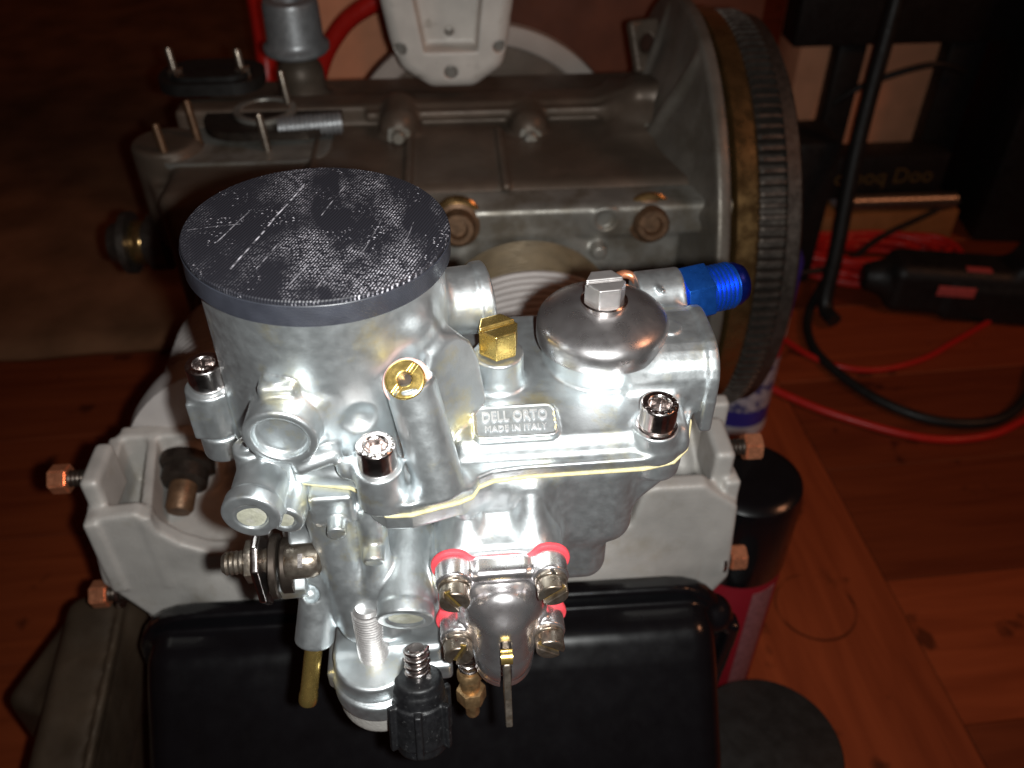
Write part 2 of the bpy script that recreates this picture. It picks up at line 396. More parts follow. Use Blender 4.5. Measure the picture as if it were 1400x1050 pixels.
def cyl(p0, p1, r, rd=.3, r1=None):
    p0 = v3(p0); p1 = v3(p1); L = float(np.linalg.norm(p1-p0)); n = (p1-p0)/L; r1 = r if r1 is None else r1
    sl = (r1-r)/L; cs = 1/math.sqrt(1+sl*sl)
    def f(X, Y, Z):
        x, y, z = X-p0[0], Y-p0[1], Z-p0[2]; t = x*n[0]+y*n[1]+z*n[2]
        rad = np.sqrt(np.maximum(x*x+y*y+z*z-t*t, 0))
        return _cap((rad-(r+sl*np.clip(t, 0, L)))*cs+rd, np.abs(t-L/2)-L/2+rd, rd)
    m = max(r, r1); e = m*np.sqrt(np.maximum(0, 1-n*n))
    return f, np.minimum(p0, p1)-e, np.maximum(p0, p1)+e
def cap(p0, p1, r, r1=None):
    p0 = v3(p0); p1 = v3(p1); d = p1-p0; L2 = float(d@d); r1 = r if r1 is None else r1; m = max(r, r1)
    def f(X, Y, Z):
        x, y, z = X-p0[0], Y-p0[1], Z-p0[2]; t = np.clip((x*d[0]+y*d[1]+z*d[2])/L2, 0, 1)
        return np.sqrt((x-t*d[0])**2+(y-t*d[1])**2+(z-t*d[2])**2)-(r+(r1-r)*t)
    return f, np.minimum(p0, p1)-m, np.maximum(p0, p1)+m
def box(c, hf, rd=.5, rot=None):
    c = v3(c); hf = v3(hf); Rm = np.array(Euler([R(a) for a in rot]).to_matrix(), np.float32).T if rot else np.eye(3, dtype=np.float32)
    def f(X, Y, Z):
        x, y, z = X-c[0], Y-c[1], Z-c[2]
        if rot: q = [np.abs(Rm[i, 0]*x+Rm[i, 1]*y+Rm[i, 2]*z)-hf[i]+rd for i in range(3)]
        else: q = [np.abs(x)-hf[0]+rd, np.abs(y)-hf[1]+rd, np.abs(z)-hf[2]+rd]
        return np.minimum(np.maximum(np.maximum(q[0], q[1]), q[2]), 0)+np.sqrt(np.maximum(q[0], 0)**2+np.maximum(q[1], 0)**2+np.maximum(q[2], 0)**2)-rd
    e = np.abs(Rm.T)@hf
    return f, c-e, c+e
def sph(c, r, sc3=(1, 1, 1)):
    c = v3(c); s3 = v3(sc3)
    def f(X, Y, Z): return (np.sqrt(((X-c[0])/s3[0])**2+((Y-c[1])/s3[1])**2+((Z-c[2])/s3[2])**2)-r)*float(min(sc3))
    return f, c-r*s3, c+r*s3
def prism(poly, fr, lo, hi, rd=.5):
    """polygon in the plane of fr=(origin, u, v, n), extruded lo..hi along n"""
    o, u, v, n = [v3(a) for a in fr]; P = np.array(poly, np.float32)
    def f(X, Y, Z):
        x, y, z = X-o[0], Y-o[1], Z-o[2]
        a = x*u[0]+y*u[1]+z*u[2]; b = x*v[0]+y*v[1]+z*v[2]; t = x*n[0]+y*n[1]+z*n[2]
        a, b, t = np.broadcast_arrays(a, b, t)
        d = np.full(a.shape, 1e9, np.float32); sg = np.ones(a.shape, bool)
        m = len(P)
        for i in range(m):
            p, q = P[i], P[i-1]; e = q-p; wx = a-p[0]; wy = b-p[1]
            tt = np.clip((wx*e[0]+wy*e[1])/float(e@e), 0, 1)
            d = np.minimum(d, (wx-e[0]*tt)**2+(wy-e[1]*tt)**2)
            c1 = b >= p[1]; c2 = b < q[1]; c3 = e[0]*wy > e[1]*wx
            sg ^= (c1 & c2 & c3) | (~c1 & ~c2 & ~c3)
        d2 = np.sqrt(d)*np.where(sg, 1, -1)
        return _cap(d2+rd, np.abs(t-(lo+hi)/2)-(hi-lo)/2+rd, rd)
    pts = np.array([o+p[0]*u+p[1]*v+t*n for p in P for t in (lo, hi)])
    return f, pts.min(0), pts.max(0)
FZ = ((0, 0, 0), (1, 0, 0), (0, 1, 0), (0, 0, 1))
FX = ((0, 0, 0), (0, 1, 0), (0, 0, 1), (1, 0, 0))
FY = ((0, 0, 0), (1, 0, 0), (0, 0, 1), (0, -1, 0))     # extrudes towards -y (the viewer)
def rpoly(poly, r, n=5):
    out = []; m = len(poly)
    for i in range(m):
        p = Vector(poly[i]).to_2d(); a = Vector(poly[i-1]).to_2d()-p; b = Vector(poly[(i+1) % m]).to_2d()-p
        h = a.angle(b)/2; t = min(r/math.tan(h), .48*a.length, .48*b.length)
        q0 = p+a.normalized()*t; q1 = p+b.normalized()*t
        for k in range(n+1):
            s_ = k/n; out.append(tuple((1-s_)**2*q0+2*s_*(1-s_)*p+s_*s_*q1))
    return out
def ngon(n, r, a0=0): return [(r*math.cos(a0+2*math.pi*i/n), r*math.sin(a0+2*math.pi*i/n)) for i in range(n)]
def at(p, d, spin=0):
    """placement matrix: mm point, z axis along d"""
    m = frame(Vector(p)*S, d) @ Matrix.Rotation(R(spin), 4, 'Z'); return m
def put(name, me, m, parent, p, d, spin=0):
    o = link(name, me, m, parent); o.matrix_local = at(p, d, spin); return o

# ------------------------------------------------------------------ shared hardware meshes (z up, origin at seat)
def socket_screw_mesh():
    s = SDF((-6.5, -6.5, -1), (6.5, 6.5, 11), .28)
    s.add(cyl((0, 0, 0), (0, 0, 7.8), 5.3, .6))
    s.sub(prism(ngon(6, 3.1), FZ, 3.4, 12, .1)); s.sub(cyl((0, 0, 7.3), (0, 0, 10.3), 3.2, .1, 3.9))
    s.add(sph((0, 0, 3.2), 1.1))
    for i in range(9):
        a = .4+i*.42
        s.add(box((4.4*math.cos(a), 4.4*math.sin(a), 7.8), (.35, .45, .22), .1, (0, 0, math.degrees(a))))
    return s.mesh('socket_screw')
def slot_screw_mesh():
    s = SDF((-5.5, -5.5, -1), (5.5, 5.5, 7.5), .25)
    s.add(cyl((0, 0, 1.4), (0, 0, 6), 4.3, .6)); s.sub(box((0, 0, 6.6), (6, .95, 2.6), .1))
    return s.mesh('slotted_screw')
def spring_washer_mesh():
    s = SDF((-5.5, -5.5, -1), (5.5, 5.5, 3), .28)
    s.add(cyl((0, 0, 0), (0, 0, 1.5), 4.6, .3)); s.sub(cyl((0, 0, -1), (0, 0, 3), 2.4, .1)); s.sub(box((3.6, .3, .7), (2.2, .35, 2), .05, (25, 0, 0)))
    return s.mesh('spring_washer')
def hex_slot_mesh(r=5.7, h=9):
    s = SDF((-8, -8, -1), (8, 8, h+2), .3)
    s.add(prism(ngon(6, r), FZ, 0, h, .3))
    s.sub(box((0, 0, h+.6), (9, .85, 1.5), .1))
    return s.mesh('hex_plug')
def nut_mesh(r=6, h=6, hole=0):
    bm = bmesh.new(); add_prism(bm, ngon(6, r*S), 0, h*S)
    es = [e for e in bm.edges]
    bmesh.ops.bevel(bm, geom=es, offset=r*.09*S, segments=2, affect='EDGES')
    me = bpy.data.meshes.new('hex_nut'); bm.to_mesh(me); bm.free(); return me
HW = dict(socket=socket_screw_mesh(), slot=slot_screw_mesh(), spring=spring_washer_mesh())

# ================================================================== SETTING
FR = Matrix.Rotation(R(6.5), 4, 'Z')
floor = empty('floor'); floor['kind'] = 'structure'
bm = bmesh.new(); add_box(bm, (0, 2000, -30), (4000, 4000, 15)); sub = bm_obj('subfloor', bm, M['matte_black'], floor)
def plank(x0, x1, y0, y1, along='x'):
    me = bpy.data.meshes.new('plank'); bm = bmesh.new()
    w_, h_ = (x1-x0-.8)/2, (y1-y0-.8)/2
    c = FR @ Vector(((x0+x1)/2, (y0+y1)/2, 0))
    if along == 'y': w_, h_ = h_, w_
    add_box(bm, (0, 0, -6+random.uniform(-.3, .3)), (w_, h_, 6))
    bmesh.ops.bevel(bm, geom=[e for e in bm.edges if e.verts[0].co.z > -3 and e.verts[1].co.z > -3], offset=.6, segments=1, affect='EDGES')
    for v in bm.verts: v.co *= S
    bm.to_mesh(me); bm.free()
    o = link('plank', me, M['plank'], floor)
    o.matrix_local = Matrix.Translation(c*S) @ FR @ (Matrix.Rotation(R(90), 4, 'Z') if along == 'y' else Matrix())
# floor frame: the plain board strip runs away from the viewer, rows of boards to both sides
XE0, XE1 = 170, 376
for y0, y1 in ((-900, 60), (60, 1010), (1010, 2300)): plank(XE0, XE1, y0, y1, 'y')
W = 134
for r_ in range(-3, 17):
    y0 = 400+W*r_-100; x = XE1+(0 if r_ % 2 else 0)
    L = 420 if r_ % 2 else 760
    while x < 1700: plank(x, x+L, y0, y0+W); x += L; L = 900
    x = XE0; L = 330 if r_ % 2 else 620
    while x > -1700: plank(x-L, x, y0, y0+W); x -= L; L = 900
# brown rug behind on the left
bm = bmesh.new()
n = 60; ny = 50; vs = [[bm.verts.new(FR @ Vector((-1500+i*(1560/n), 835+j*(1500/ny), 9+2.2*math.sin(i*.9+j*.3)*random.random()+(-7 if i in (n,) or j in (0,) else 0)))) for j in range(ny+1)] for i in range(n+1)]
for i in range(n):
    for j in range(ny): bm.faces.new((vs[i][j], vs[i+1][j], vs[i+1][j+1], vs[i][j+1]))
rug = bm_obj('rug', bm, M['rug'], None, angle=80)
tag(rug, 'brown short-pile rug on the wooden floor behind the engine', 'rug')
so = rug.modifiers.new('thickness', 'SOLIDIFY'); so.thickness = .008; so.offset = -1
CARB_LOC = (-.0512, .2029, .5009)
# ================================================================== ENGINE (local millimetres; x along the crankshaft, y away from the viewer, z from the floor)
def rebase(root, off):
    """move a root to its base: off in mm in the root's own frame"""
    bpy.context.view_layer.update(); o = Vector(off)*S
    for c in root.children: c.matrix_local = Matrix.Translation(-o) @ c.matrix_local
    root.matrix_local = root.matrix_local @ Matrix.Translation(o)
def rrect0(hx, hy, r, cx=0, cy=0, n=6):
    o = []
    for qx, qy, a in ((hx-r, hy-r, 0), (-hx+r, hy-r, 90), (-hx+r, -hy+r, 180), (hx-r, -hy+r, 270)):
        for i in range(n+1): o.append((cx+qx+r*math.cos(R(a+90*i/n)), cy+qy+r*math.sin(R(a+90*i/n))))
    return o
eng = empty('engine', 'dismantled flat-four car engine with grimy brown crankcase and pale cylinder head', 'engine', (0, 0, 0), R(4))
CZc = 285
# ---- crankcase
c = SDF((-222, 462, 120), (182, 745, 445), 1.7)
c.add(box((-14, 590, 270), (170, 96, 94), 9))
c.add(box((-22, 604, 366), (168, 12, 12), 3), 3)
c.add(box((60, 590, 372), (120, 5, 3.5), 1.5), 1)
for x, y, z in ((-37, 585, 368), (52, 585, 364), (132, 590, 366)):
    c.add(cap((x, y+14, z+3), (x, y-8, z+1), 13), 3); c.add(box((x, y-2, z-7), (14, 11, 6), 2), 2)
c.add(box((147, 594, 372), (22, 14, 17), 4), 3)
for x in (-92, -30, 31): c.add(box((x, 535, 364), (2.6, 44, 2.6), 1), 1.5)
c.add(cap((-110, 650, 360), (-110, 650, 379), 17), 8)               # filler neck
c.add(cyl((-190, 560, 300), (-190, 560, 372), 22, 3), 8); c.add(cyl((-188, 540, 330), (-188, 540, 352), 11, 2), 5)
c.sub(cyl((146, 590, CZc), (163, 590, CZc), 140, 5), 8) if False else None
c.add(prism([(500, 250), (560, 366), (590, 384), (640, 376), (640, 250)], FX, 112, 140, 6), 16)
c.add(cap((150, 585, 384), (160, 560, 340), 9), 10)
c.add(box((140, 628, 402), (12, 4, 18), 2, (-30, 0, 18)), 3); c.sub(cyl((140, 610, 404), (140, 650, 404), 5.5, .2), .5)
bh = SDF((90, 425, 120), (172, 750, 450), 1.7)
bh.add(cyl((134, 590, CZc), (156, 590, CZc), 88, 3, 146)); bh.add(cyl((154, 590, CZc), (163, 590, CZc), 156, 1.5), 8)
for a in (35, 75, 110, 150, 200): bh.add(cap((134, 590+84*math.cos(R(a)), CZc+84*math.sin(R(a))), (156, 590+146*math.cos(R(a)), CZc+146*math.sin(R(a))), 5), 5)
link('bell_housing', bh.mesh('bell_housing'), M['bell'], eng)
crank = link('crankcase', c.mesh('crankcase'), M['case'], eng)
for x, y, z in ((-37, 574, 367), (52, 574, 363), (132, 578, 366)):
    o = put('case_bolt', nut_mesh(8.5, 5), M['case_light'], crank, (x, y-5, z), (0, -1, .15), random.uniform(0, 60))
    lathe('bolt_end', (x, y-8, z+.5), (0, -1, .15), [(4.6, 0), (4.6, 7), (3.5, 8), (0, 8)], M['case_light'], crank, 16)
lathe('dome_plug', (164, 545, 345), (-.4, -.8, .2), [(9, -4), (9, 3), (6.5, 6), (0, 7)], M['case_light'], crank, 24)
# scraped cylinder flange wall with the arched register
f_ = SDF((-215, 455, 150), (176, 500, 372), 1.5)
f_.add(box((-5, 484, 258), (145, 12, 102), 5))
f_.add(box((60, 484, 350), (112, 14, 11), 4), 3)
for bx in (42, -108):
    f_.add(cyl((bx, 500, CZc), (bx, 470, CZc), 63, 2.5), 2)
    f_.add(cyl((bx+45, 490, CZc+47), (bx+45, 463, CZc+47), 5, 2), 2)
f_.add(cyl((90, 480, 352), (90, 469, 352), 9, 1), 1); f_.sub(cyl((90, 472, 352), (90, 460, 352), 6, 1), .5)
link('cylinder_flange', f_.mesh('cylinder_flange'), M['case_light'], eng)
for p in ((0, 470, 352), (118, 472, 349)):
    n_ = lathe('flange_nut', p, (0, -1, .25), [(13.5, -4), (13.5, 1), (11, 2), (10.5, 9), (9, 11), (6, 11), (5, 6), (0, 6)], M['bolt_rust'], eng, 28)
    lathe('washer', Vector(p)+Vector((0, 2, 2)), (0, -1, .25), [(15, -3), (15.2, 0), (14, 1)], M['bronze'], n_, 28)
# ---- cylinder barrels
def fins(name, cx, cz, y0, y1, r, rin, pitch, th, m, parent, seg=72, sx=1.0):
    bm = bmesh.new(); y = y0; prof = [(rin, 0)]
    while y < y1-th:
        h = y-y0; prof += [(rin, h), (r-.8, h+.05), (r, h+.5), (r, h+th-.5), (r-.8, h+th-.05), (rin, h+th)]; y += pitch
    prof += [(rin, y1-y0)]
    add_lathe(bm, (0, 0, 0), (0, 1, 0), prof, seg, True)
    for v in bm.verts: v.co.x = v.co.x*sx+cx; v.co.y += y0; v.co.z += cz
    return bm_obj(name, bm, m, parent, angle=30)
for bx in (42, -108):
    b_ = lathe('cylinder_barrel', (bx, 425, CZc), (0, 1, 0), [(47, 0), (47, 45)], M['tan'], eng, 48)
    fins('cooling_fins', bx, CZc, 431, 469, 57, 47, 3.7, 2.2, M['tan'], b_)
# ---- cylinder head
h = SDF((-196, 262, 190), (140, 352, 330), 1.1)
h.add(box((-25, 318, 240), (146, 34, 44), 6))
h.add(prism(rpoly([(-182, 268), (-176, 314), (-152, 317), (-146, 303), (-138, 294), (-126, 287), (-100, 285), (60, 285), (78, 290), (82, 313), (88, 316), (112, 316), (118, 310), (130, 300), (134, 245), (124, 225), (-160, 225), (-166, 240)], 5), FY, -289, -280, 2), 2)
h.add(box((-176, 308, 288), (3.5, 30, 25), 1.5, (0, 0, 4)), 2)
h.add(box((-155, 310, 288), (2.4, 30, 25), 1, (0, 0, 10)), 2)
h.add(box((-125, 340, 285), (52, 4.5, 29), 2), 3)
h.add(cyl((-142, 344, 290), (-142, 326, 296), 15, 2), 3); pass
h.add(box((-166, 312, 276), (9, 22, 8), 3), 4)
h.add(box((124, 312, 285), (4, 28, 28), 1.5, (0, 0, 6)), 2); h.add(box((100, 316, 285), (2.6, 28, 26), 1, (0, 0, -8)), 2)
h.add(box((100, 345, 285), (40, 4.5, 28), 2), 3); h.add(cap((112, 320, 290), (114, 340, 306), 7), 4)
h.add(sph((-95, 284, 252), 1, (46, 20, 30)), 6); h.add(sph((58, 284, 250), 1, (46, 16, 32)), 8)
h.add(box((-173, 302, 316), (4.5, 14, 14), 3), 3); h.add(box((122, 302, 314), (5, 14, 14), 3), 3)
h.add(box((-25, 330, 296), (70, 14, 20), 5), 6)
head = link('cylinder_head', h.mesh('cylinder_head'), M['head'], eng)
for cx, r0 in ((-108, 75), (42, 74)):
    lathe('combustion_dome', (cx, 346, 274), (0, 1, 0), [(60, -4), (r0, 0), (r0+1.5, 8), (r0, 18), (r0-8, 20)], M['headfin'], head, 72, angle=60)
    fins('cooling_fins', cx, 277, 369, 431, 68, 50, 6.2, 3.0, M['headfin'], head)
# bolt in the left pocket
nb_ = lathe('head_bolt', (-143, 327, 300), (-.05, -1, -.25), [(14, -3), (14, 2), (11.5, 3), (11.5, 10), (10, 11)], M['stud'], head, 24)
lathe('bolt_end', (-143.5, 317, 297), (-.05, -1, -.35), [(6.8, 0), (6.8, 13), (5.5, 15), (0, 15)], M['bolt_rust'], nb_, 20)
# exhaust studs with copper nuts
for p, s_ in (((-172, 300, 322), -1), ((-176, 286, 253), -1), ((122, 300, 321), 1), ((128, 286, 254), 1)):
    L = 20 if p[2] > 300 else 14
    st = lathe('exhaust_stud', p, (s_, 0, 0), [(4.2, -1)]+[(4.2-.5*(i % 2), i) for i in range(0, L-2)], M['stud'], eng, 16)
    put('copper_nut', nut_mesh(7.2, 8.5), M['copper'], st, Vector(p)+Vector((s_*(L-8+(2 if s_ < 0 else 0)), 0, 0)), (s_, 0, 0), 15)
    if L < 20: lathe('washer', Vector(p)+Vector((s_*1.5, 0, 0)), (s_, 0, 0), [(7.8, 0), (7.8, 1.6)], M['chrome'], st, 24)
# ---- intake manifold under the carburettor (mostly hidden)
m_ = SDF((-75, 140, 280), (30, 330, 366), 1.4)
# carburettor frame -> engine frame: flange centre
ca = Vector(CARB_LOC)/S; q = Matrix.Rotation(R(1), 3, 'Z'); ce = Matrix.Rotation(R(-4), 3, 'Z') @ ca
def C2E(x, y, z): v = q @ Vector((x, y, z)); return (ce.x+v.x, ce.y+v.y, ce.z+v.z)
m_.add(cyl(C2E(5, -44, -150), C2E(5, -44, -139.4), 15, 1.5)); m_.add(cyl(C2E(2, 0, -150), C2E(2, 0, -139.4), 30, 1.5), 2)
m_.add(box(C2E(6, -22, -144.7), (18, 22, 5.2), 2), 2)
m_.add(cap(C2E(2, 2, -150), C2E(0, 45, -172), 24), 6); m_.add(cap(C2E(0, 45, -172), C2E(0, 100, -196), 24), 6)
link('intake_manifold', m_.mesh('intake_manifold'), M['head'], eng)
# ---- valve cover
v = SDF((-176, 180, 128), (136, 272, 274), 1.4)
v.add(prism(rrect0(146, 66, 30, -20, 201), FY, -268, -258, 2.5))
vp = [(265, 258), (243, 256.5), (232, 246), (196, 206), (188, 190), (186, 150), (200, 138), (265, 138)]
v.add(prism(rpoly(vp, 16, 8), FX, -158, 118, 13), 3)
v.sub(box((-20, 300, 200), (200, 31, 100), .1))
v.add(sph((121, 262, 240), 10.5), 2); v.add(box((129, 258, 205), (3.5, 5, 34), 2, (0, 4, 0)), 3)
link('valve_cover', v.mesh('valve_cover'), M['black_gloss'], eng)
# ---- flywheel and ring gear
fw = lathe('flywheel', (168, 590, CZc), (1, 0, 0), [(40, 0), (146, 0), (148, 1), (148, 13), (146, 15), (120, 15)], M['bronze'], eng, 160)
bm = bmesh.new(); T = 132
ro_, ri_ = 146.5, 139.5; rings = []
for x in (184, 186, 199, 201):
    ring = []
    for i in range(T):
        a0 = 2*math.pi*i/T; p_ = 2*math.pi/T
        k = -1.2 if x in (184, 201) else 0
        for fr, rr in ((0, ri_), (.28, ri_), (.40, ro_+k), (.72, ro_+k), (.84, ri_)):
            a = a0+fr*p_; ring.append(bm.verts.new((x, 590+rr*math.cos(a), CZc+rr*math.sin(a))))
    rings.append(ring)
for a, b in zip(rings, rings[1:]):
    for i in range(len(a)): bm.faces.new((a[i], a[(i+1) % len(a)], b[(i+1) % len(a)], b[i]))
bm.faces.new(rings[0]); bm.faces.new(rings[-1])
bm_obj('ring_gear', bm, M['gear'], fw, smooth=False)
lathe('pressure_plate', (201, 590, CZc), (1, 0, 0), [(138, 0), (143, 1), (143, 9), (138, 12), (110, 18), (60, 20)], M['gear'], fw, 120)
# ---- top of the case
p_ = SDF((-62, 582, 378), (62, 640, 482), 1.1)
p_.add(prism(rpoly([(-34, 400), (-14, 386), (16, 386), (36, 400), (40, 420), (48, 480), (-50, 480), (-40, 418)], 14), FY, -632, -596, 9))
p_.sub(prism([(-17, 412), (18, 412), (27, 490), (-29, 490)], FY, -612, -588, 3), 2)
p_.sub(cyl((0, 620, 398), (0, 585, 398), 4.5, .2), .5); p_.sub(cyl((0, 625, 420), (0, 585, 420), 3, .2), .5)
for sx in (-1, 1): p_.sub(cyl((sx*33, 620, 414), (sx*33, 585, 414), 4, .2), .6)
p_.sub(sph((-52, 596, 448), 8), 1); p_.sub(sph((50, 596, 430), 7), 1)
link('pedestal', p_.mesh('pedestal'), M['white_cast'], eng)
ar = lathe('rear_plate', (25, 706, 280), (0, -1, 0), [(118, 0), (118, 10), (114, 12), (104, 12), (100, 9)], M['beige'], eng, 96)
lathe('end_disc', (25, 700, 280), (0, -1, 0), [(102, 0), (102, 6), (60, 14), (0, 15)], M['case'], ar, 96)
br = lathe('breather_cap', (-110, 650, 380), (0, -.03, 1), [(9, 0), (9, 16), (22, 17), (23.5, 19), (23.5, 22), (21, 24), (20, 27), (19.4, 50), (18.4, 53), (16, 54), (12, 54), (11, 40), (0, 40)], M['zinc_dull'], eng, 48)
bm = bmesh.new(); add_prism(bm, rrect0(36, 24, 20, -168, 628), 383, 391); add_prism(bm, rrect0(28, 18, 15, -168, 628), 391, 394)
bm_obj('cooler_flange', bm, M['matte_black'], eng, angle=30, bevel=1)
bm = bmesh.new(); add_prism(bm, rrect0(46, 30, 26, -122, 588), 370, 376)
cf = bm_obj('oil_flange', bm, M['stud'], eng, angle=30, bevel=1)
lathe('port_ring', (-128, 590, 376), (0, 0, 1), [(21, 0), (21, 3), (17, 3), (16, 0)], M['case_light'], cf, 36, closed=False)
bm = bmesh.new(); add_prism(bm, rrect0(58, 30, 20, -140, 566), 362, 366); bm_obj('oil_flange', bm, M['case_light'], eng, angle=30, bevel=1)
pr = [(6, 0)]
for i in range(14): pr += [(7.5, .5+i*3), (7.5, 1.8+i*3), (6.3, 2.2+i*3), (6.3, 2.9+i*3)]
lathe('knurled_fitting', (-116, 566, 375), (1, .1, .02), pr, M['zinc_dull'], eng, 24, angle=20)
for x, y, z, hh in ((-191, 622, 384, 26), (-145, 622, 384, 24), (-168, 562, 356, 40), (-113, 600, 372, 28), (-184, 540, 348, 42), (-122, 552, 356, 34)):
    lathe('stud', (x, y, z), (-.1, .12, 1), [(2.6, 0), (2.6, hh-2), (2, hh), (0, hh)], M['bolt_rust'] if hh > 36 else M['oldsteel'], eng, 14)
    if hh < 28: lathe('stud_nut', (x, y, z+6), (-.1, .12, 1), [(5.5, 0), (5.5, 5), (4.5, 6)], M['oldsteel'], eng, 6)
pb = lathe('pulley_hub', (-205, 560, 296), (-1, 0, 0), [(20, 0), (20, 12), (15, 13), (15, 24), (22, 25), (22, 30), (17, 31), (13, 40), (0, 41)], M['gear'], eng, 40)
lathe('hub_ring', (-229, 560, 296), (-1, 0, 0), [(15.2, -8), (15.6, -7), (15.6, 0), (15, 1)], M['bronze'], pb, 40)
bm = bmesh.new(); add_box(bm, (-10, 592, 90), (95, 70, 90)); bm_obj('support_block', bm, M['matte_black'], eng, bevel=4)
bm = bmesh.new(); add_box(bm, (-20, 330, 99), (60, 26, 99)); bm_obj('support_block', bm, M['matte_black'], eng, bevel=4)
rebase(eng, (-20, 440, 0))
# ================================================================== CARBURETTOR (local millimetres, origin = middle of the air horn mouth, z up, -y to the viewer)
CARB_LOC = (-.0512, .2029, .5009); CARB_RZ = R(5)
carb = empty('carburetor', 'bright cast zinc carburetor with brass jets standing over the black valve cover', 'carburetor', CARB_LOC, CARB_RZ)
FRONT = [(-12, -31), (3, -34.6), (7.5, -38), (9.5, -42), (13, -45.8), (20, -46.2), (28, -44), (33, -42.8), (37, -41), (39, -37.5), (43, -35.6), (52, -34.8), (86, -34.5), (95, -32.5), (100, -27.5)]
BACK = [(104, -16), (104, 22), (96, 31), (40, 33), (0, 34), (-20, 30), (-33, 14), (-34, -2), (-28, -19)]
POLY = FRONT+BACK
# ---- upper casting
u = SDF((-47, -50, -69), (118, 38, 0), .5)
u.add(prism(POLY, FZ, -60, -56.2, .8))
u.add(cyl((0, 0, -60), (0, 0, -1.5), 32.8, .8), 3)
u.add(prism(rpoly([(-31.2, -59), (-30.6, -54), (-28.6, -51), (-18, -49.2), (-6, -48.4), (28, -48.4), (30, -59)], 3.5), FX, 33, 100, 2.5), 2.5)
u.add(cyl((79, 4, -58), (79, 4, -38), 17.6, .5), 2)
u.add(cyl((47, -5, -50), (47, -5, -38), 7.4, .6), 3)
u.add(cyl((26, 10, -31), (44, 14, -32), 10.5, 1.2), 3)              # rear boss
u.add(cyl((41, 13.5, -32), (45, 14.4, -32), 11.4, 1), .6)
u.add(cyl((28.5, -40, -58), (22.2, -31.5, -25), 6.9, 1, 6.7), 3)    # jet tower
u.add(cyl((12.5, -41, -59), (12.5, -41, -45.8), 6.5, .5), 2)          # screw towers
u.add(cyl((90.2, -27.6, -60), (90.2, -27.6, -50.2), 6.3, .5), 2)
u.add(cyl((-37, -5, -60), (-37, -5, -44.3), 7.2, .8), 1.5); u.add(box((-29, -3, -53), (8, 5, 7), 1), 3)
u.add(box((-40, -7, -53), (3.4, 4.6, 7), .8), 1)
# gusset slab between horn and cover
fo_ = np.array([33., -21, -38]); fn = np.array([.62, -.76, .16]); fn /= np.linalg.norm(fn)
fu = np.cross([0, 0, 1], fn); fu /= np.linalg.norm(fu); fv = np.cross(fn, fu)
u.add(prism([(-7.5, -20), (-8.5, -6), (-8, 10), (-5.5, 14.5), (-1, 17), (4, 16), (8, 12), (10, 6), (10.5, -8), (4, -18)], (fo_, fu, fv, fn), -10, 1.5, 1.2), 1.6)
u.add(cap((24, -20, -16), (33, -8, -40), 5), 6)
u.add(cyl((-9, -16, -34), (-11.5, -40, -35.5), 9.8, .9), 2.5)       # large side boss with cup
u.sub(cyl((-11.3, -37.2, -35.4), (-11.8, -44, -35.6), 7.2, 1.5), .8)
u.add(box((-11, -29.5, -25.2), (5, 5.5, 2.8), 1.8), 1.2)
u.add(cyl((-11, -30, -23), (-11, -30, -21.9), 3.6, .4), .6)
u.add(cap((-1, -29.5, -31), (-2, -30.5, -46), 4.6), 2)              # shallow pads on the horn
u.sub(sph((9, -35, -37), 5.6), 1.5)
u.add(cap((4, -38, -49), (10, -34, -51), 3), 3)
u.add(cap((-8, -38, -47), (0, -36, -45.5), 2.6), 2)                 # little arm under the boss
u.add(prism(rrect0(16.2, 13.4, 11, 1, -50), FX, 84, 109, 1), 4)                       # side block with lip
u.add(prism(rrect0(17.2, 14.4, 11.5, 1, -50.2), FX, 107.4, 111.2, 1.2), 1); u.add(box((109.3, 1, -58.5), (1.9, 17.2, 6.5), 1), .6)
u.sub(box((112, 7, -60), (8, 30, 1.6), .2), .5) if False else None
u.add(cyl((98.5, 0, -41), (98.5, 0, -35.8), 3.7, .5), .6)
u.add(cyl((94, 26.5, -45), (109, 27, -44.2), 9.8, .9), 2.5)           # fuel inlet
u.add(box((98, 20, -46), (8, 8, 6), 2), 3)
u.add(box((100, 21, -36.6), (.7, 2.6, .8), .2, (0, 0, 25)), .2)
# name plate
pn = np.array([0, -.21, .9777]); pv = np.array([0, .9777, .21])
pfr = ((50.3, -23.4, -50.0), (1, 0, 0), pv, pn)
def rrect(hx, hy, r, n=5):
    o = []
    for cx, cy, a in ((hx-r, hy-r, 0), (-hx+r, hy-r, 90), (-hx+r, -hy+r, 180), (hx-r, -hy+r, 270)):
        for i in range(n+1): o.append((cx+r*math.cos(R(a+90*i/n)), cy+r*math.sin(R(a+90*i/n))))
    return o
u.add(prism(rrect(12.2, 5.9, 2.6), pfr, -2, 1.9, .5), .5)
u.sub(prism(rrect(11.2, 4.9, 2.0), pfr, 1.3, 4, .1), .2)
upper = link('upper_body', u.mesh('upper_body'), M['zinc'], carb)

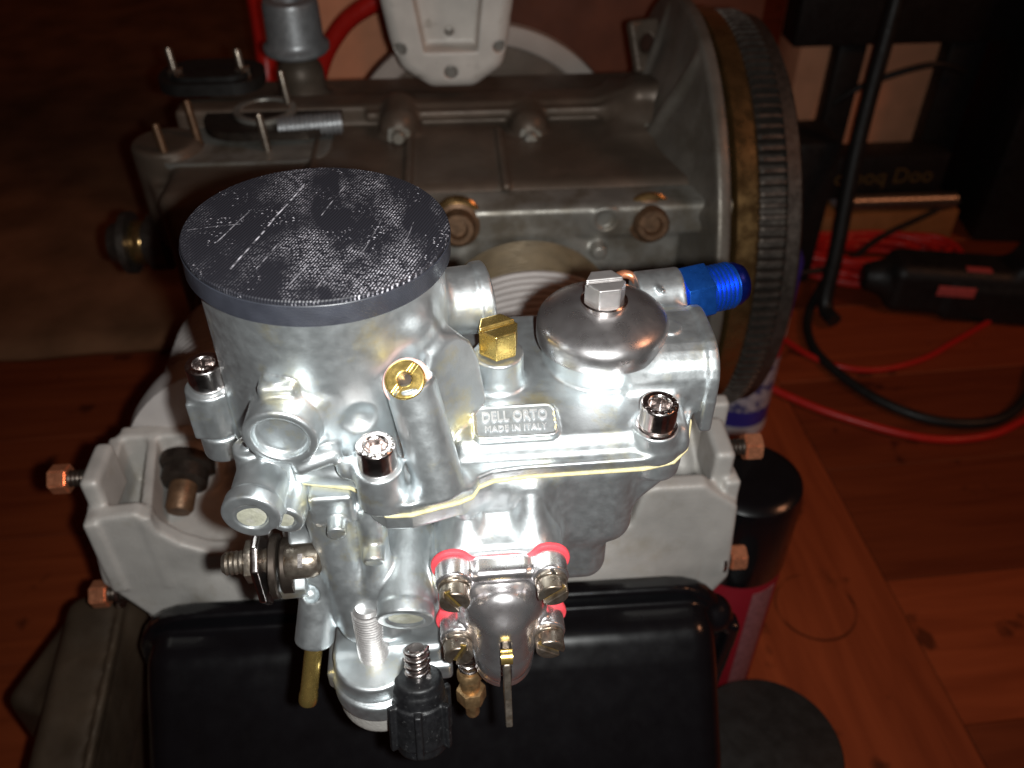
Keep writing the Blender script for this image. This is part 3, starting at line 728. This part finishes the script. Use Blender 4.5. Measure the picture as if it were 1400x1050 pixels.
def text_mesh(name, txt, size, depth, bold=.0):
    c = bpy.data.curves.new(name, 'FONT'); c.body = txt; c.size = size; c.extrude = depth; c.align_x = 'CENTER'; c.align_y = 'CENTER'
    c.offset = bold; c.resolution_u = 3
    o = bpy.data.objects.new(name, c); COL.objects.link(o)
    me = bpy.data.meshes.new_from_object(o.evaluated_get(bpy.context.evaluated_depsgraph_get()))
    bpy.data.objects.remove(o); bpy.data.curves.remove(c); me.name = name
    return me
def put_fr(o, fr, a, b, c):
    og, uu, vv, nn = [Vector(q) for q in fr]
    m = Matrix((uu, vv, nn)).transposed().to_4x4(); m.translation = (og+uu*a+vv*b+nn*c)*S
    o.matrix_local = m; return o
def fit_text(me, w, h):
    n = len(me.vertices); c = np.empty(n*3, np.float32); me.vertices.foreach_get('co', c); c = c.reshape(-1, 3)
    lo, hi = c.min(0), c.max(0); c[:, 0] = (c[:, 0]-(lo[0]+hi[0])/2)*w*S/(hi[0]-lo[0]); c[:, 1] = (c[:, 1]-(lo[1]+hi[1])/2)*h*S/(hi[1]-lo[1])
    me.vertices.foreach_set('co', c.ravel()); me.update(); return me
bm = bmesh.new(); add_prism(bm, rrect(11.3, 5.0, 2.1), 1.0, 1.42); bm.normal_update()
npl = bm_obj('name_plate', bm, M['plate_floor'], upper); put_fr(npl, pfr, 0, 0, 0)
t1 = link('lettering', fit_text(text_mesh('lettering', "DELL ORTO", .0047, .00035, .0001), 18.6, 3.5), M['letter'], upper); put_fr(t1, pfr, -.1, 1.6, 1.7)
t2 = link('lettering', fit_text(text_mesh('lettering', "MADE IN ITALY", .0029, .0003, .00004), 17.6, 1.9), M['letter'], upper); put_fr(t2, pfr, 0, -2.5, 1.65)
# ---- gasket between the castings
g = SDF((-40, -50, -62), (108, 38, -58), .4)
g.add(prism([(x*1.006, y*1.012) for x, y in POLY], FZ, -60.9, -59.8, .3))
link('cover_gasket', g.mesh('cover_gasket'), M['gasket'], carb)
# ---- lower casting
l = SDF((-47, -66, -140), (104, 36, -60), .5)
l.add(prism([(4, -33), (9.5, -41.6), (13, -45.2), (20, -45.6), (28, -43.4), (34, -41.5), (38, -38), (45, -30), (45, 0), (0, 0)], FZ, -67, -60.7, 1))
l.add(box((58, -2, -77), (28.5, 31.5, 20.3), 8), 2)                  # float bowl
l.add(box((54.5, -2, -96), (25, 30.5, 19), 7), 3)
l.add(cyl((92, -25.5, -69), (92, -25.5, -60.8), 6.8, 1.5), 2)
l.add(prism([(84, -64), (98, -64), (96, -70), (84, -84)], ((0, 0, 0), (1, 0, 0), (0, 0, 1), (0, -1, 0)), 18, 29, 1.5), 2.5)
l.add(prism(rrect(17.5, 17.5, 7), ((44, 0, -94), (1, 0, 0), (0, 0, 1), (0, -1, 0)), 25, 46.2, 1.2), 5)   # pump housing
l.add(prism(rpoly([(-20, -62), (-33.5, -62), (-36, -70), (-45.5, -82), (-45.5, -92), (-20, -92)], 9), FX, 28, 60, 7), 8)
for x, r_ in ((35, 3.6), (53.5, 4.4)): l.add(cap((x, -33.5, -66), (x, -43.5, -82), r_), 3.5)
l.add(cyl((0, 0, -136), (0, 0, -60.8), 27.5, 1), 4)                  # throttle bore
l.add(cap((-5.5, -29, -70), (1, -39.5, -114), 7.2, 7.6), 2); l.add(cap((-3, -24, -66), (4, -33, -116), 9, 9), 4)
l.add(cap((7.5, -33.5, -70), (8, -43, -114), 4.2, 4.6), 1.2); l.add(cyl((8, -34, -80), (7.6, -43.2, -83), 3.1, .4), .5)
l.add(box((18, -20, -112), (19, 24, 21), 8), 5)
l.add(box((-2.5, -33.5, -66.5), (6.2, 4, 5.6), 1.4), 1.5)            # stop with pin
l.add(cyl((-1.5, -34, -70), (-1.5, -42, -71), 2.8, .4), .4)
l.add(cyl((17, -22, -92), (15.4, -50, -100.5), 8.2, .8), 1.2); l.add(cyl((15.6, -46.5, -99.5), (15.3, -51, -100.9), 8.5, .7), .5)          # plugged tower
l.sub(cyl((15.35, -50.2, -100.6), (15.1, -57, -102.6), 5.6, .3), .3)
l.add(cyl((4, -46, -132), (4, -46, -124), 13, 1.2), 2)               # flange ear in tiers
l.add(box((8, -26, -128), (17, 20, 4), 1.5), 2)
l.add(cyl((5, -46, -139), (5, -46, -131), 15.2, 1.2), .8); l.add(box((8, -24, -135), (20, 24, 4), 1.5), 1.5)
l.sub(cyl((17.5, -50, -122), (17, -58, -126), 5.5, .5), .8)
l.add(cyl((-10, -32, -98), (-15, -42, -121), 6.0, .8), 3)         # nipple boss
l.sub(sph((-13.5, -38.5, -101), 3.0), .5)
l.add(cyl((-4, -27, -94), (-19.5, -29, -92), 8.6, 1), 3)             # throttle spindle boss
l.add(cyl((-37, -5, -70), (-37, -5, -60.9), 6.8, 1), 1.5); l.add(box((-28, -3, -65), (8, 5, 4), 1), 2)
lower = link('lower_body', l.mesh('lower_body'), M['zinc'], carb)
# the parts of the side passage that rise past the gasket line
s = SDF((-36, -52, -76), (-4, -14, -38), .4)
s.add(cyl((-20, -20, -57), (-22, -44.5, -57.8), 7.2, .9)); s.add(cyl((-21.6, -40.5, -57.7), (-22.2, -45.5, -57.8), 8.1, .8), .8)
s.sub(cyl((-22.2, -44.8, -57.8), (-22.3, -49, -57.9), 4.6, .2), .3)
s.add(cyl((-12, -22, -64), (-15, -41, -65), 5.4, .8), 1.2); s.sub(cyl((-15, -40.3, -65), (-15.4, -46, -65.1), 3.1, .2), .3)
s.add(box((-16, -27, -53), (5, 5, 8), 1.5)); s.add(cyl((-24, -26, -60), (-24, -27, -49), 4.3, .8), 1.5); s.add(sph((-24, -27.2, -48.8), 1.6), .6)
s.add(cap((-22, -24, -55), (-8, -22, -44), 4), 3)
link('side_passage', s.mesh('side_passage'), M['zinc'], carb)
for p, r in (((-22.2, -44.6, -57.8), 4.5), ((-15, -40.2, -65), 3.0), ((15.35, -50.1, -100.6), 5.5)):
    d = (-.03, -1, 0) if p[0] < 0 else (-.05, -.955, -.29)
    lathe('core_plug', p, d, [(r, -.4), (r, .1), (r*.8, .25), (0, .35)], M['face'], carb, 28)

# ---- screws, plugs, jets
for p in ((12.5, -41, -45.8), (90.2, -27.6, -49.2), (-37, -5, -44.2)):
    o = put('socket_screw', HW['socket'], M['chrome'], carb, p, (0, 0, 1), random.uniform(0, 60))
lathe('washer', (90.2, -27.6, -50.4), (0, 0, 1), [(5.9, 0), (5.9, 1.1), (5.4, 1.3), (2, 1.3)], M['chrome'], carb)
put('brass_plug', hex_slot_mesh(6.1, 8.6), M['brass'], carb, (47, -5, -37.2), (0, 0, 1), 20)
dome = lathe('inspection_dome', (79, 4, -40.6), (0, 0, 1), [(18.4, -.6), (19.7, -.2), (19.9, .6), (19.9, 4.6), (19.5, 6.0), (18.4, 7.4), (16.2, 8.8), (13.2, 10.2), (10, 11.3), (7.5, 11.8), (0, 12)], M['satin'], carb, 72, angle=50)
lathe('bolt_collar', (79, 4, -29), (0, 0, 1), [(7, 0), (7, 1.3), (6.5, 1.7), (5.5, 1.7)], M['chrome'], dome)
put('dome_bolt', hex_slot_mesh(6.2, 6.4), M['stud_zinc'], dome, (79, 4, -27.5), (0, 0, 1), 5)
# main jet in its pink washer
jd = Vector((-.12, -.62, .78)).normalized(); jp = Vector((21.6, -32.8, -24.6))
jm = SDF((-7, -7, -2), (7, 7, 5), .25); jm.add(cyl((0, 0, -1), (0, 0, 2.6), 5.2, .5)); jm.sub(cyl((0, 0, -.9), (0, 0, 5), 1.9, .1)); jm.sub(box((0, 0, 2.6), (8, .6, .9), .1))
lathe('jet_hole_shade', jp+jd*.2, jd, [(1.9, 0), (1.9, .4), (0, .4)], M['stud'], carb, 20)  # dark disc added in the jet hole, its colour stands for the shade inside
put('brass_jet', jm.mesh('brass_jet'), M['brass'], carb, jp+jd*.8, jd, 60)
lathe('jet_washer', jp-jd*.4, jd, [(6.3, -.6), (6.4, .2), (6, .7), (4, .8)], M['pink'], carb, 36)
# loose copper sealing ring behind the dome
bm = bmesh.new()
for i in range(32):
    pass
bm.free()
tr = SDF((80, 20, -48), (98, 38, -30), .4)
def torus(c, ax, Rr, r):
    c = v3(c); ax = v3(ax)/np.linalg.norm(ax)
    def f(X, Y, Z):
        x, y, z = X-c[0], Y-c[1], Z-c[2]; t = x*ax[0]+y*ax[1]+z*ax[2]; rad = np.sqrt(np.maximum(x*x+y*y+z*z-t*t, 0))
        return np.sqrt((rad-Rr)**2+t*t)-r
    return f, c-Rr-r, c+Rr+r
tr.add(torus((91, 28, -39), (.1, -.45, .9), 3.8, 1.4)); link('seal_ring', tr.mesh('seal_ring'), M['copper'], carb)
# ---- blue anodised hose fitting
bd = Vector((1, .22, .05)).normalized(); b0 = Vector((108.6, 27, -44.2))
fit = empty('hose_fitting', parent=carb); fit['label'] = 'blue anodised threaded hose fitting'
bm = bmesh.new(); add_prism(bm, ngon(6, 9.9, .3), 0, 9.5, frame(b0, bd)); bm_obj('hex', bm, M['blue'], fit, angle=25, bevel=.5)
pr = [(5.4, 9)]
for i in range(6): pr += [(7.9, 10+i*1.55), (7.9, 10.5+i*1.55), (7.1, 11+i*1.55), (7.1, 11.3+i*1.55)]
pr += [(7.3, 19.6)]
lathe('thread', b0, bd, pr, M['blue'], fit, 40, angle=20)
lathe('flare_cone', b0, bd, [(7.3, 19.2), (7.3, 20.6), (6.0, 23.2), (4.2, 24.2), (3.2, 24), (2.9, 18)], M['blue_dark'], fit, 40, closed=False)
# ---- accelerator pump cover
pf = ((44, 0, -94.5), (1, 0, 0), (0, 0, 1), (0, -1, 0))
SX, SZ = 13.6, 13
pc = SDF((24, -72, -126), (64, -46, -72), .35)
pc.add(prism(rrect(13.2, 15.5, 5), pf, 47.6, 52, .8))
for sx in (-1, 1):
    for sz in (-1, 1): pc.add(cyl((44+sx*SX, -47.6, -94.5+sz*SZ), (44+sx*SX, -54.5, -94.5+sz*SZ), 5.2, .7), 2.2)
pc.add(cyl((44, -47.6, -94.5), (44, -57, -96.5), 11.8, 4), 3)
pc.add(cap((44, -55, -96.5), (44, -57.5, -111), 8.4), 4)
pc.add(cyl((44, -54, -121), (44, -56, -107), 8.8, 1.5), 2)
pc.sub(box((44, -72, -110), (1.6, 13, 13), .3), .3)
pc.add(box((44, -50.5, -80), (8, 3.6, 2.2), 1.8), 2)
pumpc = link('pump_cover', pc.mesh('pump_cover'), M['polished'], carb)
pg = SDF((24, -50, -118), (64, -45, -72), .4)
wob = []
for sx, sz in ((1, 1), (-1, 1), (-1, -1), (1, -1)):
    pg.add(cyl((44+sx*SX, -46.2, -94.5+sz*SZ), (44+sx*SX, -47.7, -94.5+sz*SZ), 6.4, .2), 1.5)
pg.add(prism(rrect(18.6, 16.2, 6), pf, 46.2, 47.7, .2), 1.5)
link('pump_gasket', pg.mesh('pump_gasket'), M['red_gasket'], carb)
spin = {(-1, 1): 120, (1, 1): 40, (-1, -1): 65, (1, -1): -35}
for (sx, sz), a in spin.items():
    p = (44+sx*SX, -54.4, -94.5+sz*SZ)
    put('spring_washer', HW['spring'], M['oldsteel'], pumpc, p, (0, -1, 0), a*2)
    sc_o = put('slotted_screw', HW['slot'], M['oldsteel'], carb, p, (0, -1, 0), a)
    bm = bmesh.new(); add_box(bm, (0, 0, 4.2), (3.7, .8, .35)); bm_obj('slot', bm, M['brass'], sc_o)
lv = SDF((42, -84, -132), (46, -54, -88), .3)
lv.add(prism([(-58, -98), (-65, -99.5), (-68, -102), (-70, -107), (-72, -113), (-76, -121), (-73, -122), (-67, -116), (-62, -110)], FX, 43, 45.1, .3))
link('pump_lever', lv.mesh('pump_lever'), M['oldsteel'], carb)
lathe('lever_pin', (42.4, -66.6, -99.2), (1, 0, 0), [(2.2, 0), (2.2, 3.3)], M['brass'], carb, 20)
tp = link('part_mark', text_mesh('part_mark', "N", .004, .0004, .0002), M['polished'], pumpc); put_fr(tp, ((44, 0, -94.5), (1, 0, 0), (0, 0, 1), (0, -1, 0)), -11, 0, 52.2)
# ---- pump rod with spring and adjuster
lathe('pump_rod', (33, -47.5, -117), (.02, -.22, -.97), [(1.5, 0), (1.5, 30)], M['oldsteel'], carb, 16)
sp = []
for i in range(0, 61):
    a = i*.6; q = Vector((33, -47.5, -117))+Vector((.02, -.22, -.97)).normalized()*(2+i*.2)
    sp.append(q+Vector((2.8*math.cos(a), 2.8*math.sin(a), 0)))
tube('return_spring', sp, .55, M['chrome'], carb, 6, 2)
adj = lathe('adjuster', (33.3, -50.5, -130), (.02, -.22, -.97), [(3.6, 0), (4, .8), (4, 3), (3.2, 4), (3.2, 8)], M['oldbrass'], carb, 24)
bm = bmesh.new(); add_prism(bm, ngon(6, 4.9), 0, 5, frame((33.5, -52.2, -137.6), (.02, -.22, -.97))); bm_obj('lock_nut', bm, M['oldbrass'], adj, angle=25, bevel=.4)
lathe('rod_end', (33.6, -53.3, -142.4), (.02, -.22, -.97), [(2.3, 0), (2.3, 6), (1.9, 6.8), (0, 6.8)], M['oldbrass'], adj, 20)
# ---- mounting stud
pr = [(4.4, 0)]
for i in range(19): pr += [(4.95, .5+i*1.15), (4.95, .8+i*1.15), (4.3, 1.1+i*1.15), (4.3, 1.35+i*1.15)]
pr += [(4.2, 22.6), (3.4, 23.6), (2.6, 23.2), (0, 22.9)]
lathe('mounting_stud', (3.6, -45.6, -125), (0, .06, 1), pr, M['stud_zinc'], carb, 32, angle=25)
# ---- black idle speed knob with spring
kd = Vector((-.01, -.36, -.93)).normalized(); k0 = Vector((17.6, -51.5, -114))
sp = []
for i in range(0, 40):
    a = i*.65; e1 = Vector((1, 0, 0)); e2 = kd.cross(e1)
    sp.append(k0+kd*(i*.26)+3.4*(math.cos(a)*e1+math.sin(a)*e2))
tube('knob_spring', sp, .75, M['chrome'], carb, 8, 2)
lathe('speed_screw', k0, kd, [(2.4, 0), (2.4, 12)], M['chrome'], carb, 16)
kn = SDF((-14, -14, -1), (14, 14, 36), .4)
kn.add(cyl((0, 0, 0), (0, 0, 7), 7.4, 1, 7.9)); kn.add(cyl((0, 0, 3), (0, 0, 25.5), 7.9, .8, 8.1), .6)
kn.add(cyl((0, 0, 7.5), (0, 0, 22), 8.7, .6, 9.0), .4)
for i in range(6):
    a = i*math.pi/3+math.pi/2
    kn.add(box((9.1*math.cos(a), 9.1*math.sin(a), 15), (1.6, 1.1, 7.8), .4, (0, 0, math.degrees(a))), .3)
kn.sub(cyl((0, 0, 24.2), (0, 0, 33), 5.8, .4), .3)
ko = put('idle_knob', kn.mesh('idle_knob'), M['black_plastic'], carb, k0+kd*10.5, kd, 0)
# ---- brass nipple
nd = Vector((-.19, -.40, -.9)).normalized(); n0 = Vector((-14.7, -41.6, -120.5))
lathe('brass_nipple', n0, nd, [(2.8, -2), (2.8, 18.5), (3.05, 20), (3.05, 22.2), (2.7, 23.2), (2.0, 23.2), (1.9, 10)], M['brass'], carb, 32, closed=False)
# ---- throttle spindle end: boss, washers, slotted bolt, nut
sx_ = Vector((-1, -.03, .02)).normalized(); s0 = Vector((-14, -32.5, -90))
sb = lathe('spindle_bolt', s0+Vector((.5, -4, 2)), sx_, [(3, -5), (4.4, -4.2), (5.2, -2.5), (5.2, 4.5), (4.6, 5.4)], M['oldsteel'], carb, 28)
bm = bmesh.new(); add_box(bm, s0+Vector((.2, -7.2, 6)), (.7, 2.0, .5), Matrix.Rotation(R(35), 3, 'X')); bm_obj('slot', bm, M['chrome'], sb)
bm = bmesh.new(); add_prism(bm, ngon(6, 7.4, .2), -1, 7, frame(s0+Vector((-1, -1.5, -7)), sx_)); bm_obj('hex_boss', bm, M['zinc'], carb, angle=25, bevel=.6)
lathe('spindle_thread', s0+Vector((0, -1, 0)), sx_, [(3.3, 8)]+[(3.3+.35*(i % 2), 8+i*.7) for i in range(1, 22)]+[(2.6, 24)], M['oldsteel'], carb, 28)
lathe('bush', s0+Vector((0, -1, -3)), sx_, [(8, 3), (8.4, 3.5), (8.4, 6.5), (8, 7)], M['stud'], carb, 36)
lathe('washer', s0+Vector((0, -1, -3)), sx_, [(9.4, 7.6), (9.8, 8), (9.8, 9.6), (9.4, 10)], M['stud'], carb, 40)
tl_ = SDF((-32, -48, -112), (-22, -18, -76), .35)
tl_.add(prism([(-43, -84), (-38, -79), (-29, -80), (-25, -86), (-27, -99), (-32, -107), (-38, -106), (-43, -98)], FX, -27.6, -25.4, .5))
link('throttle_lever', tl_.mesh('throttle_lever'), M['chrome'], carb)
bm = bmesh.new(); add_prism(bm, ngon(6, 6.6, .2), 13.2, 17, frame(s0+Vector((0, -1, 0)), sx_)); bm_obj('hex_nut', bm, M['oldsteel'], carb, angle=25, bevel=.4)

# ================================================================== PRINTED CAP on the air horn
cm = Matrix.Translation(CARB_LOC) @ Matrix.Rotation(CARB_RZ, 4, 'Z')
capo = empty('printed_cap', 'scuffed black 3D printed disc capping the carburetor intake', 'cap')
capo.matrix_world = cm @ Matrix.Rotation(R(2.2), 4, 'Y') @ Matrix.Translation((0, 0, .0027))
lathe('top_face', (0, 0, -1.2), (0, 0, 1), [(34.6, 0), (34.6, .9), (34.3, 1.2), (0, 1.2)], M['disc'], capo, 128)
lathe('skirt', (0, 0, -7.4), (0, 0, 1), [(33.1, 0), (34.4, 0), (34.9, .4), (34.9, 6.0), (34.7, 6.2)], M['disc_edge'], capo, 128, closed=False)
rebase(carb, (0, 0, -139)); rebase(capo, (0, 0, -7.4))
# ================================================================== THINGS AROUND
def can(name, label, cat, loc, r, bands, group=None, seg=56):
    t = empty(name, label, cat, loc); 
    for nm, prof, m in bands: lathe(nm, (0, 0, 0), (0, 0, 1), prof, m, t, seg, closed=False)
    return t
c2 = can('spray_can', 'dark red spray can with glossy black cap standing beside the cylinder head', 'spray can', (.1455, .374, 0), 33, [
    ('base_rim', [(0, 3), (29, 3), (31, 0), (33.4, .6), (33.8, 3), (33.2, 6)], M['rim_white']),
    ('can_body', [(32.8, 6), (32.8, 168), (31, 172)], M['can_red']),
    ('cap', [(33.4, 166), (33.6, 168), (33.0, 224), (31.6, 231), (28, 234), (24, 234.6), (0, 234.6)], M['black_gloss'])])
# printed strip and white arrow on its label
bm = bmesh.new()
def wrap(bm, r, a0, a1, z0, z1, n=8, th=.25):
    q = [[bm.verts.new(((r+d)*math.cos(a0+(a1-a0)*i/n), (r+d)*math.sin(a0+(a1-a0)*i/n), z)) for z in (z0, z1)] for d in (0, th) for i in range(n+1)]
    m = n+1
    for i in range(n):
        bm.faces.new((q[m+i][0], q[m+i+1][0], q[m+i+1][1], q[m+i][1]))
        for k in (0, 1): bm.faces.new((q[i][k], q[i+1][k], q[m+i+1][k], q[m+i][k]))
    for i in (0, n): bm.faces.new((q[i][0], q[i][1], q[m+i][1], q[m+i][0]))
wrap(bm, 32.9, R(-76), R(-44), 10, 158); bm_obj('label_strip', bm, M['can_mauve'], c2)
bm = bmesh.new(); a = R(-78)
tri = [(R(-112), 98), (R(-112), 76), (R(-90), 87)]
vs = [bm.verts.new((33.9*math.cos(t), 33.9*math.sin(t), z)) for t, z in tri]; bm.faces.new(vs)
bm_obj('label_arrow', bm, M['rim_white'], c2)
c1 = can('spray_can', 'blue, red and white printed spray can behind the flywheel', 'spray can', (.232, .686, 0), 33, [
    ('base_rim', [(0, 3), (29, 3), (31, 0), (33.4, .6), (33.8, 4), (33.2, 14)], M['rim_white']),
    ('blue_band', [(32.9, 14), (32.9, 34)], M['can_blue']),
    ('printed_body', [(32.8, 34), (32.8, 96)], M['can_white']),
    ('red_band', [(32.9, 96), (32.9, 118)], M['can_scarlet']),
    ('white_band', [(32.8, 118), (32.8, 140)], M['rim_white']),
    ('upper_band', [(32.9, 140), (32.9, 196), (29, 204), (16, 212)], M['can_blue']),
    ('nozzle', [(16, 212), (12, 214), (6, 216), (6, 228), (0, 229)], M['rim_white'])])
jar = can('black_jar', 'black jar with a round flat lid on the floor by the valve cover', 'jar', (.152, .262, 0), 44, [
    ('jar_body', [(0, 2), (40, 0), (42, 3), (42, 96), (40, 100)], M['matte_black']),
    ('lid', [(43, 96), (44.5, 97), (45, 100), (45, 117), (43.6, 119.6), (42, 120), (0, 119)], M['matte_black'])])
# brown tinware beside the head
d = SDF((-290, 120, -1), (-190, 320, 240), 1.6)
d.add(box((-226, 225, 170), (17, 85, 30), 9, (8, 0, 6))); d.add(cap((-226, 298, 190), (-240, 300, 120), 17), 12); d.add(box((-252, 280, 150), (14, 34, 40), 8, (0, 0, -14)), 12)
d.add(box((-244, 282, 70), (13, 26, 70), 4), 6); d.add(box((-211, 228, 199), (2, 80, 3.5), 1, (8, 0, 6)), 1.5)
tin = link('air_duct', d.mesh('air_duct'), M['dark_duct']); tag(tin, 'dark brown sheet metal air duct beside the pale cylinder head', 'duct')
# cables on the floor
def cable(name, pts, r, m, label): return tag(tube(name, [(x*1000, y*1000, z*1000) for x, y, z in pts], r, m, None, 10, 10), label, 'cable')
cable('red_cable', [(.20, .80, .02), (.262, .745, .006), (.285, .722, .005), (.34, .682, .005), (.417, .648, .005), (.48, .65, .005), (.534, .676, .005), (.64, .74, .005), (.8, .8, .005)], 4.2, M['red_wire'], 'red cable curving round outside the black cable loop on the floor')
cable('red_cable', [(.27, .90, .006), (.315, .815, .005), (.35, .772, .005), (.399, .757, .005), (.46, .775, .005), (.52, .815, .005), (.628, .888, .005), (.75, .95, .005)], 3.4, M['red_wire'], 'red cable running from the spray can past the black power tool')
cable('black_cable', [(.40, .93, .03), (.36, .87, .008), (.345, .815, .006), (.353, .765, .0065), (.39, .705, .0065), (.44, .672, .0065), (.50, .672, .0065), (.55, .71, .0065), (.60, .78, .0065), (.70, .85, .006)], 5.5, M['rubber'], 'thick black cable looping across the floor')
cable('hanging_cable', [(.41, .99, .50), (.399, .955, .36), (.388, .93, .24), (.383, .912, .17), (.379, .885, .08), (.374, .865, .02), (.38, .84, .012)], 9, M['rubber'], 'thick black cable hanging down in front of the peach boxes')
cable('black_cable', [(.36, .93, .02), (.42, .95, .022), (.48, 1.0, .03), (.55, 1.04, .04), (.60, 1.06, .05)], 4, M['rubber'], 'thin black cable lying over the coil of red cable')
cable('black_cable', [(.415, 1.10, .17), (.45, 1.09, .20), (.52, 1.085, .225), (.57, 1.10, .21)], 4, M['rubber'], 'thin black cable arched across the peach boxes')
# coil of red cable
coil = empty('cable_coil', 'coil of thin red cable heaped on the floor under the boxes', 'cable', (.47, .98, 0))
for i in range(20):
    rx, ry = random.uniform(50, 112), random.uniform(24, 64); z = 4+(i % 4)*6.5+random.uniform(0, 3); a0 = random.uniform(0, 6)
    tube('loop', [(rx*math.cos(a0+t*.52)+random.uniform(-5, 5), ry*math.sin(a0+t*.52)+random.uniform(-4, 4), z+random.uniform(-1, 3)) for t in range(13)], 4, M['red_wire'], coil, 8, 5)
# peach cardboard boxes behind
def boxthing(name, label, cat, c, hf, m, rz=0, bev=2, group=None, parent=None):
    bm = bmesh.new(); add_box(bm, (0, 0, hf[2]), hf); o = bm_obj(name, bm, m, parent, angle=30, bevel=bev)
    o.location = Vector(c)*S; o.rotation_euler = (0, 0, R(rz))
    if label: tag(o, label, cat, group)
    return o
boxthing('cardboard_box', 'peach cardboard box standing behind the dark posts', 'box', (492, 1200, 0), (122, 40, 140), M['cardboard'], 5)
st = empty('black_stand', 'black stand with two broad legs in front of the peach box', 'stand', (.50, 1.12, 0), R(5))
for x, wd in ((-78, 18), (72, 24)):
    bm = bmesh.new(); add_box(bm, (x, 0, 123), (wd, 14, 120)); bm_obj('leg', bm, M['matte_black'], st, bevel=3)
bm = bmesh.new(); add_box(bm, (10, 0, 300), (170, 24, 54)); bm_obj('top_board', bm, M['matte_black'], st, bevel=3)
boxthing('tool_case', 'black tool case standing behind the power tool at the floor edge', 'case', (760, 1120, 0), (130, 90, 190), M['matte_black'], -4, 8)
boxthing('black_case', 'small black case on the floor between the ring gear and the red coil', 'case', (345, 970, 0), (30, 34, 95), M['matte_black'], 6, 6)
# black carton with gold lettering
ct = empty('black_carton', 'black carton printed with gold lettering lying under the peach box', 'box', (.485, 1.085, .0535), R(5))
bm = bmesh.new(); add_box(bm, (0, 0, 30), (88, 22, 30)); bm_obj('carton', bm, M['matte_black'], ct, bevel=1.5)
tx = link('lettering', text_mesh('lettering', 'oo boq Doo', .030, .0003, .0), M['gold_ink'], ct); tx.matrix_local = Matrix.Translation((-.004, -.0224, .031)) @ Matrix.Rotation(R(90), 4, 'X')
boxthing('paper_pad', 'stack of grey paper lying under the black carton', 'paper', (500, 1080, 44.5), (70, 30, 4.4), M['paper'], 7, 1)
bm = bmesh.new(); add_lathe(bm, (-80, 0, 12), (1, .06, 0), [(0, 0), (10, 0), (11, 1), (11, 150), (10, 151), (0, 151)], 24)
rod = bm_obj('metal_tube', bm, M['oldsteel']); rod.location = (.52, 1.046, .0435); tag(rod, 'grey metal tube lying across the pine strip', 'tube')
boxthing('pine_strip', 'pale orange strip of pine wood on the floor behind the red coil', 'wood', (490, 1070, 0), (105, 34, 22), M['pine'], 6, 1)
# power tool on the floor
tl = empty('power_tool', 'black power tool with a small red label lying on the floor', 'power tool', (.535, .885, 0), R(-8))
p = SDF((-130, -60, -2), (170, 60, 110), 1.8)
p.add(box((10, 0, 34), (95, 30, 33), 16)); p.add(cyl((-84, 0, 36), (-112, 0, 36), 24, 5, 15), 8); p.add(box((80, 0, 70), (26, 24, 38), 10, (0, 20, 0)), 10); p.add(box((60, 0, 26), (80, 34, 25), 8), 5)
link('housing', p.mesh('housing'), M['matte_black'], tl)
bm = bmesh.new(); add_box(bm, (-12, -33.6, 44), (21, 1, 6.5)); bm_obj('label_plate', bm, M['tool_label'], tl, bevel=.4)
bm = bmesh.new(); add_box(bm, (10, -18, 66.5), (14, 5, 1)); bm_obj('switch', bm, M['tool_label'], tl, bevel=.4)
# red hose and boxes behind the engine's far left
cable('red_hose', [(-.215, .83, .0), (-.21, .85, .16), (-.196, .86, .28), (-.165, .86, .34), (-.12, .86, .37), (-.05, .87, .40)], 9, M['red_wire'], 'red hose arching up behind the breather cap')
cable('red_hose', [(-.30, .88, .01), (-.262, .86, .16), (-.248, .85, .25), (-.24, .86, .31), (-.25, .9, .36)], 10, M['red_wire'], 'dark red hose hanging behind the oil cooler flange')
boxthing('cardboard_box', 'peach cardboard box standing behind the breather cap', 'box', (-190, 980, 0), (52, 30, 300), M['cardboard'], 8)
boxthing('wood_crate', 'reddish brown wooden crate behind the white pedestal', 'crate', (70, 1000, 0), (190, 60, 320), M['crate'], 4)
